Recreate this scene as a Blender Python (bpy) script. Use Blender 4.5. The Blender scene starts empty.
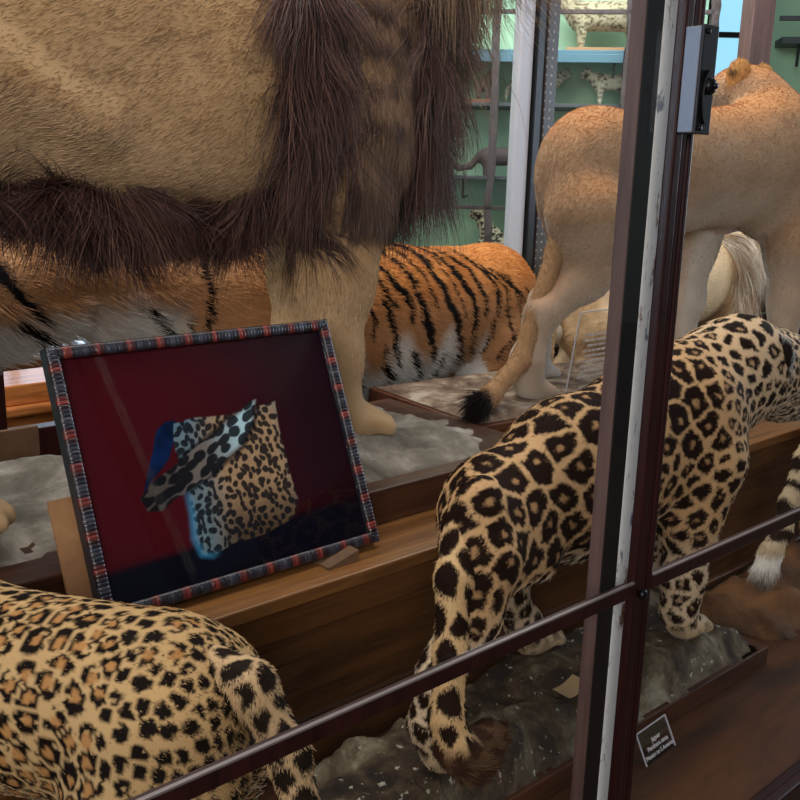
import bpy, bmesh, math, random
import numpy as np
from mathutils import Vector, Matrix, Euler
random.seed(7); rng = np.random.default_rng(11)
SC = bpy.context.scene
COL = SC.collection
# ------------------------------------------------------------ camera, world, lights, exposure
CAM_Z = 1.6
PITCH = math.radians(13.7); ROLL = math.radians(1.5)
cam_data = bpy.data.cameras.new('camera'); cam = bpy.data.objects.new('camera', cam_data); COL.objects.link(cam)
cam_data.sensor_width = 36; cam_data.lens = 950/800*36; cam_data.clip_start = .02
_f = Vector((0, math.cos(PITCH), -math.sin(PITCH))); _r0 = Vector((1, 0, 0)); _u0 = _r0.cross(_f)
_r = math.cos(ROLL)*_r0 + math.sin(ROLL)*_u0; _u = -math.sin(ROLL)*_r0 + math.cos(ROLL)*_u0
cam.matrix_world = Matrix(((_r.x, _u.x, -_f.x, 0), (_r.y, _u.y, -_f.y, 0), (_r.z, _u.z, -_f.z, CAM_Z), (0, 0, 0, 1)))
SC.camera = cam
SC.view_settings.view_transform = 'Standard'; SC.view_settings.look = 'None'
SC.view_settings.gamma = 1; SC.view_settings.use_curve_mapping = False
SC.view_settings.exposure = 0.54
world = bpy.data.worlds.new('world'); SC.world = world; world.use_nodes = True
world.node_tree.nodes['Background'].inputs[0].default_value = (.62, .74, 1, 1)
world.node_tree.nodes['Background'].inputs[1].default_value = .12

# the showcase runs along a direction turned this much from the world's X axis
TH = math.radians(48.4)
US = np.array([math.sin(TH), math.cos(TH), 0.]); NS = np.array([-math.cos(TH), math.sin(TH), 0.]); ANG = math.atan2(US[1], US[0])
def world_pt(s, w, z): return Vector((*(s*US+w*NS)[:2], z))

def area(name, s, w, z, target, size, sy, power, color):
    l = bpy.data.lights.new(name, 'AREA'); l.shape = 'RECTANGLE'; l.size = size; l.size_y = sy; l.energy = power; l.color = color
    o = bpy.data.objects.new(name, l); COL.objects.link(o); o.location = world_pt(s, w, z)
    d = world_pt(*target) - o.location
    o.rotation_euler = d.to_track_quat('-Z', 'Y').to_euler()
    return o
area('skylight_lamp', 1.6, 2.3, 3.35, (1.6, 1.7, .6), 4.0, 2.6, 90, (1, .93, .84))
area('window_light_right', 6.4, .5, 2.2, (2.2, 1.6, 1.0), 2.2, 1.8, 55, (.72, .86, 1))
area('window_light_left', -2.6, 2.9, 2.1, (1.0, 1.7, 1.0), 1.6, 1.8, 32, (.66, .82, 1))
area('hall_light', -2.2, -1.7, 2.7, (1.3, 1.4, 1.0), 2.4, 1.6, 80, (1, .92, .82))
area('far_case_fill', 4.3, 3.35, 3.2, (5.1, 4.3, 1.6), 2.6, .8, 42, (.9, .97, 1))  # unseen fill light, added to brighten the green cabinet

# ------------------------------------------------------------ helpers
def srgb(r, g, b):
    f = lambda c: ((c/255+.055)/1.055)**2.4 if c/255 > .04045 else c/255/12.92
    return np.array([f(r), f(g), f(b)])
def tag(o, label=None, cat=None, group=None, kind=None):
    if label: o['label'] = label
    if cat: o['category'] = cat
    if group: o['group'] = group
    if kind: o['kind'] = kind
    return o
def place(o, s, w, z, rot=0):
    o.location = world_pt(s, w, z); o.rotation_euler = (0, 0, ANG+rot); return o
def empty(name, s, w, z, label, cat, group=None, rot=0):
    o = bpy.data.objects.new(name, None); COL.objects.link(o); place(o, s, w, z, rot); o.empty_display_size = .1
    return tag(o, label, cat, group)
def link(name, me, mat=None, parent=None, loc=(0, 0, 0)):
    o = bpy.data.objects.new(name, me); COL.objects.link(o)
    if mat: me.materials.append(mat)
    if parent: o.parent = parent; o.location = loc
    else: place(o, *loc)
    return o
def bm_obj(name, bm, mat, parent=None, loc=(0, 0, 0), smooth=False):
    me = bpy.data.meshes.new(name); bm.normal_update(); bm.to_mesh(me); bm.free()
    if smooth: me.shade_smooth()
    return link(name, me, mat, parent, loc)
def box(bm, x0, x1, y0, y1, z0, z1):
    vs = [bm.verts.new(p) for p in ((x0,y0,z0),(x1,y0,z0),(x1,y1,z0),(x0,y1,z0),(x0,y0,z1),(x1,y0,z1),(x1,y1,z1),(x0,y1,z1))]
    for f in ((3,2,1,0),(4,5,6,7),(0,1,5,4),(1,2,6,5),(2,3,7,6),(3,0,4,7)): bm.faces.new([vs[i] for i in f])
    return vs
def bevel(bm, w, seg=2):
    bmesh.ops.bevel(bm, geom=list(bm.edges), offset=w, segments=seg, profile=.5, affect='EDGES')
def cbox(name, s0, s1, w0, w1, z0, z1, mat, parent=None, bev=.003, base=None):
    """box given in showcase coordinates; own origin at its base centre"""
    c = ((s0+s1)/2, (w0+w1)/2, z0)
    bm = bmesh.new(); box(bm, s0-c[0], s1-c[0], w0-c[1], w1-c[1], 0, z1-z0)
    if bev: bevel(bm, bev)
    if parent is not None:
        b = base or parent['_b']; c = (c[0]-b[0], c[1]-b[1], c[2]-b[2])
    return bm_obj(name, bm, mat, parent, c)
def np_mesh(name, V, F, smooth=True):
    me = bpy.data.meshes.new(name); nf = len(F); k = F.shape[1]
    me.vertices.add(len(V)); me.vertices.foreach_set('co', np.ascontiguousarray(V, np.float32).ravel())
    me.loops.add(nf*k); me.loops.foreach_set('vertex_index', np.ascontiguousarray(F, np.int32).ravel())
    me.polygons.add(nf); me.polygons.foreach_set('loop_start', np.arange(0, nf*k, k, dtype=np.int32))
    me.polygons.foreach_set('loop_total', np.full(nf, k, np.int32))
    me.update(calc_edges=True); me.validate()
    if smooth: me.shade_smooth()
    return me
def grid_mesh(P):
    """P: (a,b,3) array of points -> V,F"""
    a, b = P.shape[:2]; idx = np.arange(a*b).reshape(a, b)
    F = np.stack([idx[:-1,:-1], idx[1:,:-1], idx[1:,1:], idx[:-1,1:]], -1).reshape(-1, 4)
    return P.reshape(-1, 3), F
# ---- numpy noise
def _hash(i, j, k, seed):
    h = (i.astype(np.int64)*374761393 + j.astype(np.int64)*668265263 + k.astype(np.int64)*2147483647 + seed*144665) & 0xffffffff
    h = ((h ^ (h >> 13))*1274126177) & 0xffffffff
    return ((h ^ (h >> 16)) & 0xffffff)/float(0xffffff)
def noise(P, freq, seed=0):
    q = np.asarray(P)*freq; i = np.floor(q).astype(np.int64); f = q-i; f = f*f*(3-2*f); r = 0
    for dx in (0, 1):
        for dy in (0, 1):
            for dz in (0, 1):
                wgt = (f[...,0] if dx else 1-f[...,0])*(f[...,1] if dy else 1-f[...,1])*(f[...,2] if dz else 1-f[...,2])
                r = r + wgt*_hash(i[...,0]+dx, i[...,1]+dy, i[...,2]+dz, seed)
    return r*2-1
def fbm(P, freq, seed=0, oct=3):
    r = 0; a = 1; t = 0
    for o in range(oct): r = r + a*noise(P, freq*2**o, seed+o*17); t += a; a *= .5
    return r/t
def vnoise(P, freq, seed=0): return np.stack([noise(P, freq, seed+i*101) for i in range(3)], -1)
def sst(a, b, x): t = np.clip((x-a)/(b-a), 0, 1); return t*t*(3-2*t)
def mix(a, b, t): return a+(b-a)*t[..., None]
# ---- signed-distance sculpting + surface nets
def C(a, b, ra, rb, k=.05, sy=1.): return ('c', np.array(a, float), np.array(b, float), ra, rb, k, sy)
def E(c, r, k=.05, pitch=0, yaw=0): return ('e', np.array(c, float), np.array(r, float), math.radians(pitch), math.radians(yaw), k)
def chain(pts, radii, k=.04, sy=1.): return [C(pts[i], pts[i+1], radii[i], radii[i+1], k, sy) for i in range(len(pts)-1)]
def sculpt(prims, h, disp=None):
    lo = np.full(3, 1e9); hi = -lo
    bb = []
    for p in prims:
        if p[0] == 'c': r = max(p[3], p[4]); a = np.minimum(p[1], p[2])-r; b = np.maximum(p[1], p[2])+r
        else: r = p[2].max(); a = p[1]-r; b = p[1]+r
        bb.append((a, b)); lo = np.minimum(lo, a); hi = np.maximum(hi, b)
    lo -= 3*h; hi += 3*h; n = np.ceil((hi-lo)/h).astype(int)+1
    D = np.full(n, .5, np.float32)
    ax = [lo[i]+h*np.arange(n[i]) for i in range(3)]
    for p, (a, b) in zip(prims, bb):
        k = p[5]; m = k+.03
        i0 = np.maximum(np.floor((a-m-lo)/h).astype(int), 0); i1 = np.minimum(np.ceil((b+m-lo)/h).astype(int)+1, n)
        X, Y, Z = np.meshgrid(*[ax[i][i0[i]:i1[i]] for i in range(3)], indexing='ij')
        if p[0] == 'c':
            A, B, ra, rb, sy = p[1], p[2], p[3], p[4], p[6]
            ba = B-A; ba_s = ba.copy(); ba_s[1] /= sy
            px, py, pz = X-A[0], (Y-A[1])/sy, Z-A[2]
            t = np.clip((px*ba_s[0]+py*ba_s[1]+pz*ba_s[2])/max(ba_s@ba_s, 1e-9), 0, 1)
            d = np.sqrt((px-t*ba_s[0])**2+(py-t*ba_s[1])**2+(pz-t*ba_s[2])**2)-(ra+(rb-ra)*t)
        else:
            c, r, pi, ya = p[1:5]
            x, y, z = X-c[0], Y-c[1], Z-c[2]
            x, y = x*math.cos(ya)+y*math.sin(ya), -x*math.sin(ya)+y*math.cos(ya)
            x, z = x*math.cos(pi)+z*math.sin(pi), -x*math.sin(pi)+z*math.cos(pi)
            k0 = np.sqrt((x/r[0])**2+(y/r[1])**2+(z/r[2])**2); k1 = np.sqrt((x/r[0]**2)**2+(y/r[1]**2)**2+(z/r[2]**2)**2)+1e-9
            d = k0*(k0-1)/k1
        S = D[i0[0]:i1[0], i0[1]:i1[1], i0[2]:i1[2]]
        hh = np.maximum(k-np.abs(S-d), 0)/k
        S[...] = np.minimum(S, d)-hh*hh*k*.25
    if disp is not None:
        near = np.abs(D) < 4*h
        I = np.argwhere(near); D[near] -= disp(lo+I*h)
    # surface nets
    ins = D < 0
    Cn = np.zeros(tuple(n-1), bool); cnt = np.zeros(tuple(n-1), np.float32); acc = np.zeros(tuple(n-1)+(3,), np.float32)
    def corner(arr, d): return arr[d[0]:n[0]-1+d[0], d[1]:n[1]-1+d[1], d[2]:n[2]-1+d[2]]
    for axis in range(3):
        o1, o2 = [i for i in range(3) if i != axis]
        for u in (0, 1):
            for v in (0, 1):
                d0 = [0, 0, 0]; d0[o1] = u; d0[o2] = v; d1 = list(d0); d1[axis] = 1
                a = corner(D, d0); b = corner(D, d1); cr = (a < 0) != (b < 0)
                t = np.where(cr, a/np.where(cr, a-b, 1), 0)
                Cn |= cr; cnt += cr
                acc[..., axis] += t*cr; acc[..., o1] += u*cr; acc[..., o2] += v*cr
    vid = np.full(Cn.shape, -1, np.int64); I = np.argwhere(Cn); vid[Cn] = np.arange(len(I))
    V = lo+(I+acc[Cn]/cnt[Cn][:, None])*h
    quads = []
    for axis in range(3):
        o1, o2 = [(1, 2), (2, 0), (0, 1)][axis]
        sl0 = [slice(None)]*3; sl1 = [slice(None)]*3; sl0[axis] = slice(0, -1); sl1[axis] = slice(1, None)
        a = ins[tuple(sl0)]; b = ins[tuple(sl1)]; I = np.argwhere(a != b)
        I = I[(I[:, o1] > 0) & (I[:, o2] > 0) & (I[:, o1] < n[o1]-1) & (I[:, o2] < n[o2]-1)]
        flip = b[tuple(I.T)]
        q = []
        for (u, v) in ((0, 0), (1, 0), (1, 1), (0, 1)):
            J = I.copy(); J[:, o1] -= 1-u; J[:, o2] -= 1-v; q.append(vid[tuple(J.T)])
        q = np.stack(q, 1); q[flip] = q[flip][:, ::-1]; quads.append(q)
    Q = np.concatenate(quads); Q = Q[(Q >= 0).all(1)]
    for _ in range(3): V = V+.5*(lap(V, Q)-V)
    return V, Q
def lap(V, Q):
    S = np.zeros_like(V); c = np.zeros(len(V))
    for i in range(4):
        for j in (Q[:, (i+1) % 4], Q[:, (i+3) % 4]):
            for k in range(3): S[:, k] += np.bincount(Q[:, i], V[j, k], len(V))
            c += np.bincount(Q[:, i], minlength=len(V))
    return S/np.maximum(c, 1)[:, None]
def vnormals(V, Q):
    fn = np.cross(V[Q[:, 2]]-V[Q[:, 0]], V[Q[:, 3]]-V[Q[:, 1]]); N = np.zeros_like(V)
    for i in range(4):
        for k in range(3): N[:, k] += np.bincount(Q[:, i], fn[:, k], len(V))
    return N/(np.linalg.norm(N, axis=1)[:, None]+1e-12)
def nrm(v): return v/(np.linalg.norm(v, axis=-1, keepdims=True)+1e-9)
# ---- fur strands
def sample(V, Q, N, wfn=None, seed=1):
    r = np.random.default_rng(seed); Nn = vnormals(V, Q)
    fn = np.cross(V[Q[:, 2]]-V[Q[:, 0]], V[Q[:, 3]]-V[Q[:, 1]])*.5; A = np.linalg.norm(fn, axis=1)
    if wfn is not None: A = A*wfn(V[Q].mean(1), Nn[Q].mean(1))
    f = np.searchsorted(np.cumsum(A)/A.sum(), r.random(N)); f = np.minimum(f, len(Q)-1)
    a, b = r.random((2, N, 1)); q = Q[f]
    def il(X): return (X[q[:, 0]]*(1-a)+X[q[:, 1]]*a)*(1-b)+(X[q[:, 3]]*(1-a)+X[q[:, 2]]*a)*b
    return il(V), nrm(il(Nn))
def strands(name, P, dirs, lens, cols, mat, parent, width=.0012, tip=.15):
    """P (n,k,3) strand points"""
    n, k = P.shape[:2]
    hc = bpy.data.hair_curves.new(name); hc.add_curves([k]*n)
    hc.attributes['position'].data.foreach_set('vector', P.astype(np.float32).ravel())
    rad = hc.attributes.get('radius') or hc.attributes.new('radius', 'FLOAT', 'POINT')
    t = np.linspace(0, 1, k); w = np.broadcast_to(np.asarray(width), (n,))[:, None]*.5*(1-(1-tip)*t**2)[None]
    rad.data.foreach_set('value', w.astype(np.float32).ravel())
    ca = hc.attributes.new('tint', 'FLOAT_COLOR', 'CURVE')
    ca.data.foreach_set('color', np.concatenate([cols, np.ones((n, 1))], 1).astype(np.float32).ravel())
    hc.materials.append(mat)
    o = bpy.data.objects.new(name, hc); COL.objects.link(o)
    o.parent = parent
    return o
def fur(name, V, Q, n, length, flow, colf, mat, parent, lift=.35, k=4, width=.0013, wfn=None, jit=.25, var=.12, seed=3, droop=0., wave=0., wfreq=14, lvar=.35):
    P, N = sample(V, Q, n, wfn, seed); r = np.random.default_rng(seed+50)
    L = (length(P, N) if callable(length) else np.full(n, length))*(1+lvar*(r.random(n)*2-1))
    T = flow(P, N) if callable(flow) else np.broadcast_to(np.array(flow, float), P.shape)
    T = T+wave*vnoise(P, wfreq, seed)+wave*.6*vnoise(P, wfreq*3, seed+5)
    T = nrm(T-N*(T*N).sum(-1, keepdims=True)*.9)
    lf = lift(P, N)[:, None] if callable(lift) else lift
    J = r.normal(size=P.shape)*jit
    d = nrm(T*(1-lf)+N*lf+J*.5)
    pts = [P-N*.002]; cur = P-N*.002
    for i in range(1, k):
        g = np.array([0, 0, -1.])*droop*i/(k-1)
        d = nrm(d+T*.25+g+J*.1+wave*.5*vnoise(cur, wfreq*1.5, seed+9)); cur = cur+d*(L/(k-1))[:, None]; pts.append(cur)
    c = colf(P, N); c = c*(1+var*r.normal(size=(n, 1)))
    return strands(name, np.stack(pts, 1), None, L, np.clip(c, .002, 1), mat, parent, width)
def animal(name, V, Q, origin, colf, mat, label, cat, group=None):
    me = np_mesh(name, V-np.array(origin), Q)
    ca = me.color_attributes.new('tint', 'FLOAT_COLOR', 'POINT')
    c = np.clip(colf(V, vnormals(V, Q)), 0, 1)
    ca.data.foreach_set('color', np.concatenate([c, np.ones((len(V), 1))], 1).astype(np.float32).ravel())
    o = link(name, me, mat, None, origin)
    return tag(o, label, cat, group)
# ---- materials
def newmat(name):
    m = bpy.data.materials.new(name); m.use_nodes = True; nt = m.node_tree; return m, nt, nt.nodes['Principled BSDF']
def N_(nt, t, **kw):
    n = nt.nodes.new(t)
    for a, b in kw.items():
        if a.startswith('i_'):
            key = a[2:]; key = int(key) if key.isdigit() else key.replace('_', ' ')
            n.inputs[key].default_value = b
        else: setattr(n, a, b)
    return n
def fur_mat(name, rough=.65, spec=.05, sub=0):
    m, nt, b = newmat(name); a = N_(nt, 'ShaderNodeAttribute', attribute_name='tint')
    nt.links.new(a.outputs['Color'], b.inputs['Base Color']); b.inputs['Roughness'].default_value = rough
    b.inputs['Specular IOR Level'].default_value = spec; return m
def plain(name, c, rough=.5, metal=0, spec=.5, coat=0):
    m, nt, b = newmat(name); b.inputs['Base Color'].default_value = (*c, 1); b.inputs['Roughness'].default_value = rough
    b.inputs['Metallic'].default_value = metal; b.inputs['Specular IOR Level'].default_value = spec; b.inputs['Coat Weight'].default_value = coat; return m
def ramp(nt, stops):
    r = nt.nodes.new('ShaderNodeValToRGB'); e = r.color_ramp.elements
    while len(e) < len(stops): e.new(.5)
    for el, (p, c) in zip(e, stops): el.position = p; el.color = (*c, 1)
    return r
def wood(name, dark, light, scale=6, rough=.35, axis=0, coat=.2, bump=.15, stretch=14):
    m, nt, b = newmat(name); tc = N_(nt, 'ShaderNodeTexCoord'); mp = N_(nt, 'ShaderNodeMapping')
    sc = [scale*stretch**.5]*3; sc[axis] = scale/stretch**.5; mp.inputs['Scale'].default_value = sc
    nt.links.new(tc.outputs['Object'], mp.inputs['Vector'])
    n1 = N_(nt, 'ShaderNodeTexNoise', i_Scale=2.0, i_Detail=8.0, i_Roughness=.62, i_Distortion=.6); nt.links.new(mp.outputs[0], n1.inputs['Vector'])
    n2 = N_(nt, 'ShaderNodeTexNoise', i_Scale=12.0, i_Detail=5.0, i_Roughness=.7); nt.links.new(mp.outputs[0], n2.inputs['Vector'])
    mx = N_(nt, 'ShaderNodeMath', operation='MULTIPLY_ADD', i_1=.35); nt.links.new(n2.outputs[0], mx.inputs[0]); nt.links.new(n1.outputs[0], mx.inputs[2])
    r = ramp(nt, [(.42, dark), (.78, light)]); nt.links.new(mx.outputs[0], r.inputs[0]); nt.links.new(r.outputs[0], b.inputs['Base Color'])
    bp = N_(nt, 'ShaderNodeBump', i_Strength=bump, i_Distance=.004); nt.links.new(mx.outputs[0], bp.inputs['Height']); nt.links.new(bp.outputs[0], b.inputs['Normal'])
    b.inputs['Roughness'].default_value = rough; b.inputs['Coat Weight'].default_value = coat; b.inputs['Coat Roughness'].default_value = .25; b.inputs['Specular IOR Level'].default_value = .22
    return m
def rocky(name, stops, scale=9, bump=.5, rough=.85, specks=None):
    m, nt, b = newmat(name); tc = N_(nt, 'ShaderNodeTexCoord')
    n1 = N_(nt, 'ShaderNodeTexNoise', i_Scale=float(scale), i_Detail=10.0, i_Roughness=.65, i_Distortion=.4); nt.links.new(tc.outputs['Object'], n1.inputs['Vector'])
    r = ramp(nt, stops); nt.links.new(n1.outputs[0], r.inputs[0]); out = r.outputs[0]
    if specks is not None:
        n3 = N_(nt, 'ShaderNodeTexNoise', i_Scale=55.0, i_Detail=3.0, i_Roughness=.6); nt.links.new(tc.outputs['Object'], n3.inputs['Vector'])
        rr = ramp(nt, [(.64, (0, 0, 0)), (.68, (1, 1, 1))]); nt.links.new(n3.outputs[0], rr.inputs[0])
        mx = N_(nt, 'ShaderNodeMixRGB'); mx.inputs[2].default_value = (*specks, 1)
        nt.links.new(rr.outputs[0], mx.inputs[0]); nt.links.new(out, mx.inputs[1]); out = mx.outputs[0]
    nt.links.new(out, b.inputs['Base Color'])
    n2 = N_(nt, 'ShaderNodeTexNoise', i_Scale=scale*4.0, i_Detail=8.0, i_Roughness=.7); nt.links.new(tc.outputs['Object'], n2.inputs['Vector'])
    bp = N_(nt, 'ShaderNodeBump', i_Strength=bump, i_Distance=.012); nt.links.new(n2.outputs[0], bp.inputs['Height']); nt.links.new(bp.outputs[0], b.inputs['Normal'])
    b.inputs['Roughness'].default_value = rough; return m
def glass_mat(name, tint=(1, 1, 1), strength=1.0):
    m = bpy.data.materials.new(name); m.use_nodes = True; nt = m.node_tree; nt.nodes.clear()
    o = N_(nt, 'ShaderNodeOutputMaterial'); t = N_(nt, 'ShaderNodeBsdfTransparent'); t.inputs[0].default_value = (*tint, 1)
    g = N_(nt, 'ShaderNodeBsdfGlossy'); g.inputs['Roughness'].default_value = .02; f = N_(nt, 'ShaderNodeFresnel', i_IOR=1.45)
    mu = N_(nt, 'ShaderNodeMath', operation='MULTIPLY', i_1=strength); nt.links.new(f.outputs[0], mu.inputs[0])
    mx = N_(nt, 'ShaderNodeMixShader'); nt.links.new(mu.outputs[0], mx.inputs[0]); nt.links.new(t.outputs[0], mx.inputs[1]); nt.links.new(g.outputs[0], mx.inputs[2])
    nt.links.new(mx.outputs[0], o.inputs[0]); return m
M = {}
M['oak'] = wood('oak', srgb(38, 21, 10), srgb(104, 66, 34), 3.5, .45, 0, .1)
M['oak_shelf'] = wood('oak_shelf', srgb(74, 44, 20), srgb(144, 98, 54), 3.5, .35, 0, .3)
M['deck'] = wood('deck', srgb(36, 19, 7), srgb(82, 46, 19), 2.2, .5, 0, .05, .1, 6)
M['dark_plinth'] = wood('dark_plinth', srgb(40, 22, 14), srgb(84, 50, 32), 4, .45, 0, .15)
M['mahogany'] = wood('mahogany', srgb(22, 9, 10), srgb(46, 19, 19), 5, .38, 2, .12)
M['pillar'] = wood('pillar_wood', srgb(64, 46, 44), srgb(96, 74, 70), 5, .5, 2, .05)
M['black'] = plain('black_iron', srgb(26, 24, 28), .35, .6)
M['lockmetal'] = plain('lock_metal', srgb(96, 98, 108), .38, .7)
M['fur'] = fur_mat('fur')
M['glossfur'] = fur_mat('long_hair', .45, .3)
M['glass'] = glass_mat('case_glass', (.99, .992, .99), .06)
M['wet'] = plain('glass_eye', srgb(30, 20, 10), .05, 0, .8, 1)
M['nose'] = plain('nose_skin', srgb(50, 32, 30), .5)
# ------------------------------------------------------------ the room
def struct(o): o['kind'] = 'structure'; return o
M['room_floor'] = wood('room_floor', srgb(58, 44, 34), srgb(98, 76, 58), 2, .5, 0, .1)
M['room_wall'] = rocky('room_wall', [(.3, srgb(142, 160, 138)), (.7, srgb(160, 178, 152))], 2, .05, .9)
bm = bmesh.new(); box(bm, -6, 10, -5, 10, -.1, 0); o = bm_obj('floor', bm, M['room_floor']); o.rotation_euler = (0, 0, 0); struct(o)
bm = bmesh.new(); box(bm, -6, 10, 9.8, 10, 0, 4.2); o = bm_obj('wall_back', bm, M['room_wall']); o.rotation_euler = (0, 0, 0); struct(o)
bm = bmesh.new(); box(bm, 9.8, 10, -5, 9.8, 0, 4.2); o = bm_obj('wall_right', bm, M['room_wall']); o.rotation_euler = (0, 0, 0); struct(o)
bm = bmesh.new(); box(bm, -6, -5.8, -5, 9.8, 0, 4.2); o = bm_obj('wall_left', bm, M['room_wall']); o.rotation_euler = (0, 0, 0); struct(o)

# ------------------------------------------------------------ the showcase
S0, S1 = -1.6, 6.2
WF, WB = .654, 3.1
case = empty('display_case', 2.3, 1.9, 0, 'long dark mahogany museum showcase with sliding glass doors around the stuffed cats', 'display case')
case['_b'] = (2.3, 1.9, 0)
cbox('plinth_cabinet', S0, S1, WF-.01, WB+.06, 0, .40, M['mahogany'], case, .006)
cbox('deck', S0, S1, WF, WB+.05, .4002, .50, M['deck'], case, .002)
# bottom rail of the front
cbox('bottom_rail', S0, S1, WF-.022, WF-.0005, .40, .545, M['mahogany'], case, .004)
cbox('bottom_rail', S0, S1, WF, WF+.03, .5005, .522, M['mahogany'], case, .004)
# sliding doors: each stile, rail and pane
def door(sa, sb, w, side):
    d = cbox('sliding_door_stile', sa if side < 0 else sb-.038, sa+.038 if side < 0 else sb, w, w+.014, .523, 2.6, M['mahogany'], case, .003)
for (x0, x1, w0, w1) in ((1.000, 1.017, .654, .668), (1.019, 1.030, .6565, .670), (1.032, 1.042, .655, .672)):
    cbox('door_stile', x0, x1, w0, w1, .523, 2.6, M['mahogany'], case, .003)
bb = plain('rail_edge', srgb(120, 112, 112), .3, .3)
for (sa, sb) in ((S0, .9995), (1.0425, S1)):
    cbox('glazing_rail', sa, sb, .654, .667, 1.060, 1.079, M['mahogany'], case, .002)
    cbox('rail_edge', sa, sb, .6535, .658, 1.0792, 1.0815, bb, case, 0)
    cbox('glass_pane', sa, sb, .6605, .6625, 1.082, 2.6, M['glass'], case, 0)
    cbox('glass_pane', sa, sb, .6605, .6625, .523, 1.0598, M['glass'], case, 0)
cbox('pillar', .991, 1.0235, .7022, .724, .5005, 2.6, M['pillar'], case, .0015)
cbox('pillar_shade', .9912, 1.0235, .700, .702, .5005, 2.6, plain('pillar_shade', srgb(20, 16, 18), .6, 0, .2), case, 0)  # thin black sheet over the pillar's front: its shade put into colour
# flaking white painted metal strip beside the pillar
m, nt, b = newmat('flaking_white_paint'); tc = N_(nt, 'ShaderNodeTexCoord')
n1 = N_(nt, 'ShaderNodeTexNoise', i_Scale=38.0, i_Detail=8.0, i_Roughness=.7); mp = N_(nt, 'ShaderNodeMapping'); mp.inputs['Scale'].default_value = (1, 1, .35)
nt.links.new(tc.outputs['Object'], mp.inputs[0]); nt.links.new(mp.outputs[0], n1.inputs[0])
r = ramp(nt, [(.33, srgb(60, 46, 44)), (.38, srgb(150, 100, 74)), (.40, srgb(200, 200, 206)), (.44, srgb(240, 242, 246)), (.58, srgb(246, 248, 250)), (.63, srgb(120, 130, 146))])
nt.links.new(n1.outputs[0], r.inputs[0]); nt.links.new(r.outputs[0], b.inputs['Base Color']); b.inputs['Roughness'].default_value = .6
bp = N_(nt, 'ShaderNodeBump', i_Strength=.4, i_Distance=.003); nt.links.new(n1.outputs[0], bp.inputs['Height']); nt.links.new(bp.outputs[0], b.inputs['Normal'])
M['white_paint'] = m
cbox('painted_strip', 1.0238, 1.056, .700, .708, .5005, 2.6, M['white_paint'], case, .001)
# lock on the stile: case, cover plate, keyhole boss, screws
lk = cbox('lock', 1.000, 1.030, .6325, .6535, 1.648, 1.765, M['lockmetal'], case, .0015)
def lockpart(name, x0, x1, y0, y1, z0, z1, mat, bev=.001):
    bm = bmesh.new(); box(bm, x0, x1, y0, y1, z0, z1); bevel(bm, bev); return bm_obj(name, bm, mat, lk, (0, 0, 0))
lockpart('face_plate', -.0152, .0150, -.0145, -.0107, -.001, .118, M['black'])
bm = bmesh.new()
for i in range(24):
    pass
bmesh.ops.create_cone(bm, cap_ends=True, segments=24, radius1=.010, radius2=.010, depth=.003, matrix=Matrix.Translation((0, -.016, .04)) @ Matrix.Rotation(math.pi/2, 4, 'X') @ Matrix.Diagonal((1, 3.0, 1, 1)))
bevel(bm, .0006, 1); bm_obj('escutcheon', bm, M['black'], lk)
bm = bmesh.new(); bmesh.ops.create_uvsphere(bm, u_segments=20, v_segments=12, radius=.0095, matrix=Matrix.Translation((0, -.0195, .052)) @ Matrix.Diagonal((1, .6, 1, 1)))
bmesh.ops.create_cone(bm, cap_ends=True, segments=20, radius1=.004, radius2=.003, depth=.004, matrix=Matrix.Translation((0, -.026, .052)) @ Matrix.Rotation(math.pi/2, 4, 'X'))
bm_obj('keyhole_knob', bm, M['black'], lk, smooth=True)
for zz in (.006, .111):
    bm = bmesh.new(); bmesh.ops.create_uvsphere(bm, u_segments=14, v_segments=8, radius=.0035, matrix=Matrix.Translation((-.006, -.0145, zz)) @ Matrix.Diagonal((1, .6, 1, 1)))
    bm_obj('screw', bm, M['black'], lk, smooth=True)
bm = bmesh.new(); bmesh.ops.create_uvsphere(bm, u_segments=18, v_segments=12, radius=.0075, matrix=Matrix.Diagonal((1, .7, 1, 1)))
bmesh.ops.create_cone(bm, cap_ends=True, segments=16, radius1=.004, radius2=.0045, depth=.012, matrix=Matrix.Translation((0, .002, 0)) @ Matrix.Rotation(math.pi/2, 4, 'X'))
bm_obj('rail_bolt', bm, M['black'], case, (1.012-2.3, .6475-1.9, 1.063), smooth=True)
# rear glazed side
m, nt, b = newmat('perforated_standard'); tc = N_(nt, 'ShaderNodeTexCoord'); mp = N_(nt, 'ShaderNodeMapping'); mp.inputs['Scale'].default_value = (0, 0, 1)
vo = N_(nt, 'ShaderNodeTexVoronoi', i_Scale=26.0, i_Randomness=0.0); nt.links.new(tc.outputs['Object'], mp.inputs[0]); nt.links.new(tc.outputs['Object'], vo.inputs[0])
r = ramp(nt, [(.16, srgb(150, 130, 118)), (.2, srgb(44, 32, 32))]); nt.links.new(vo.outputs['Distance'], r.inputs[0]); nt.links.new(r.outputs[0], b.inputs['Base Color']); b.inputs['Roughness'].default_value = .45
M['perforated'] = m
M['post_white'] = plain('rear_white_post', srgb(196, 196, 206), .6)
cbox('rear_post', 3.415, 3.50, 3.08, 3.13, .5005, 3.0, M['post_white'], case, .004)
cbox('shelf_standard', 3.505, 3.56, 3.06, 3.12, .5005, 3.0, M['black'], case, .004)
cbox('shelf_standard', 3.562, 3.64, 3.05, 3.12, .5005, 3.0, M['perforated'], case, .004)
M['post_brown'] = wood('post_brown', srgb(70, 50, 46), srgb(104, 76, 70), 5, .45, 2, .2)
cbox('rear_post', 5.36, 5.60, 3.06, 3.14, .5005, 3.2, M['post_brown'], case, .004)
cbox('rear_post', .93, 1.02, 3.06, 3.14, .5005, 3.0, M['mahogany'], case, .004)
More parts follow.
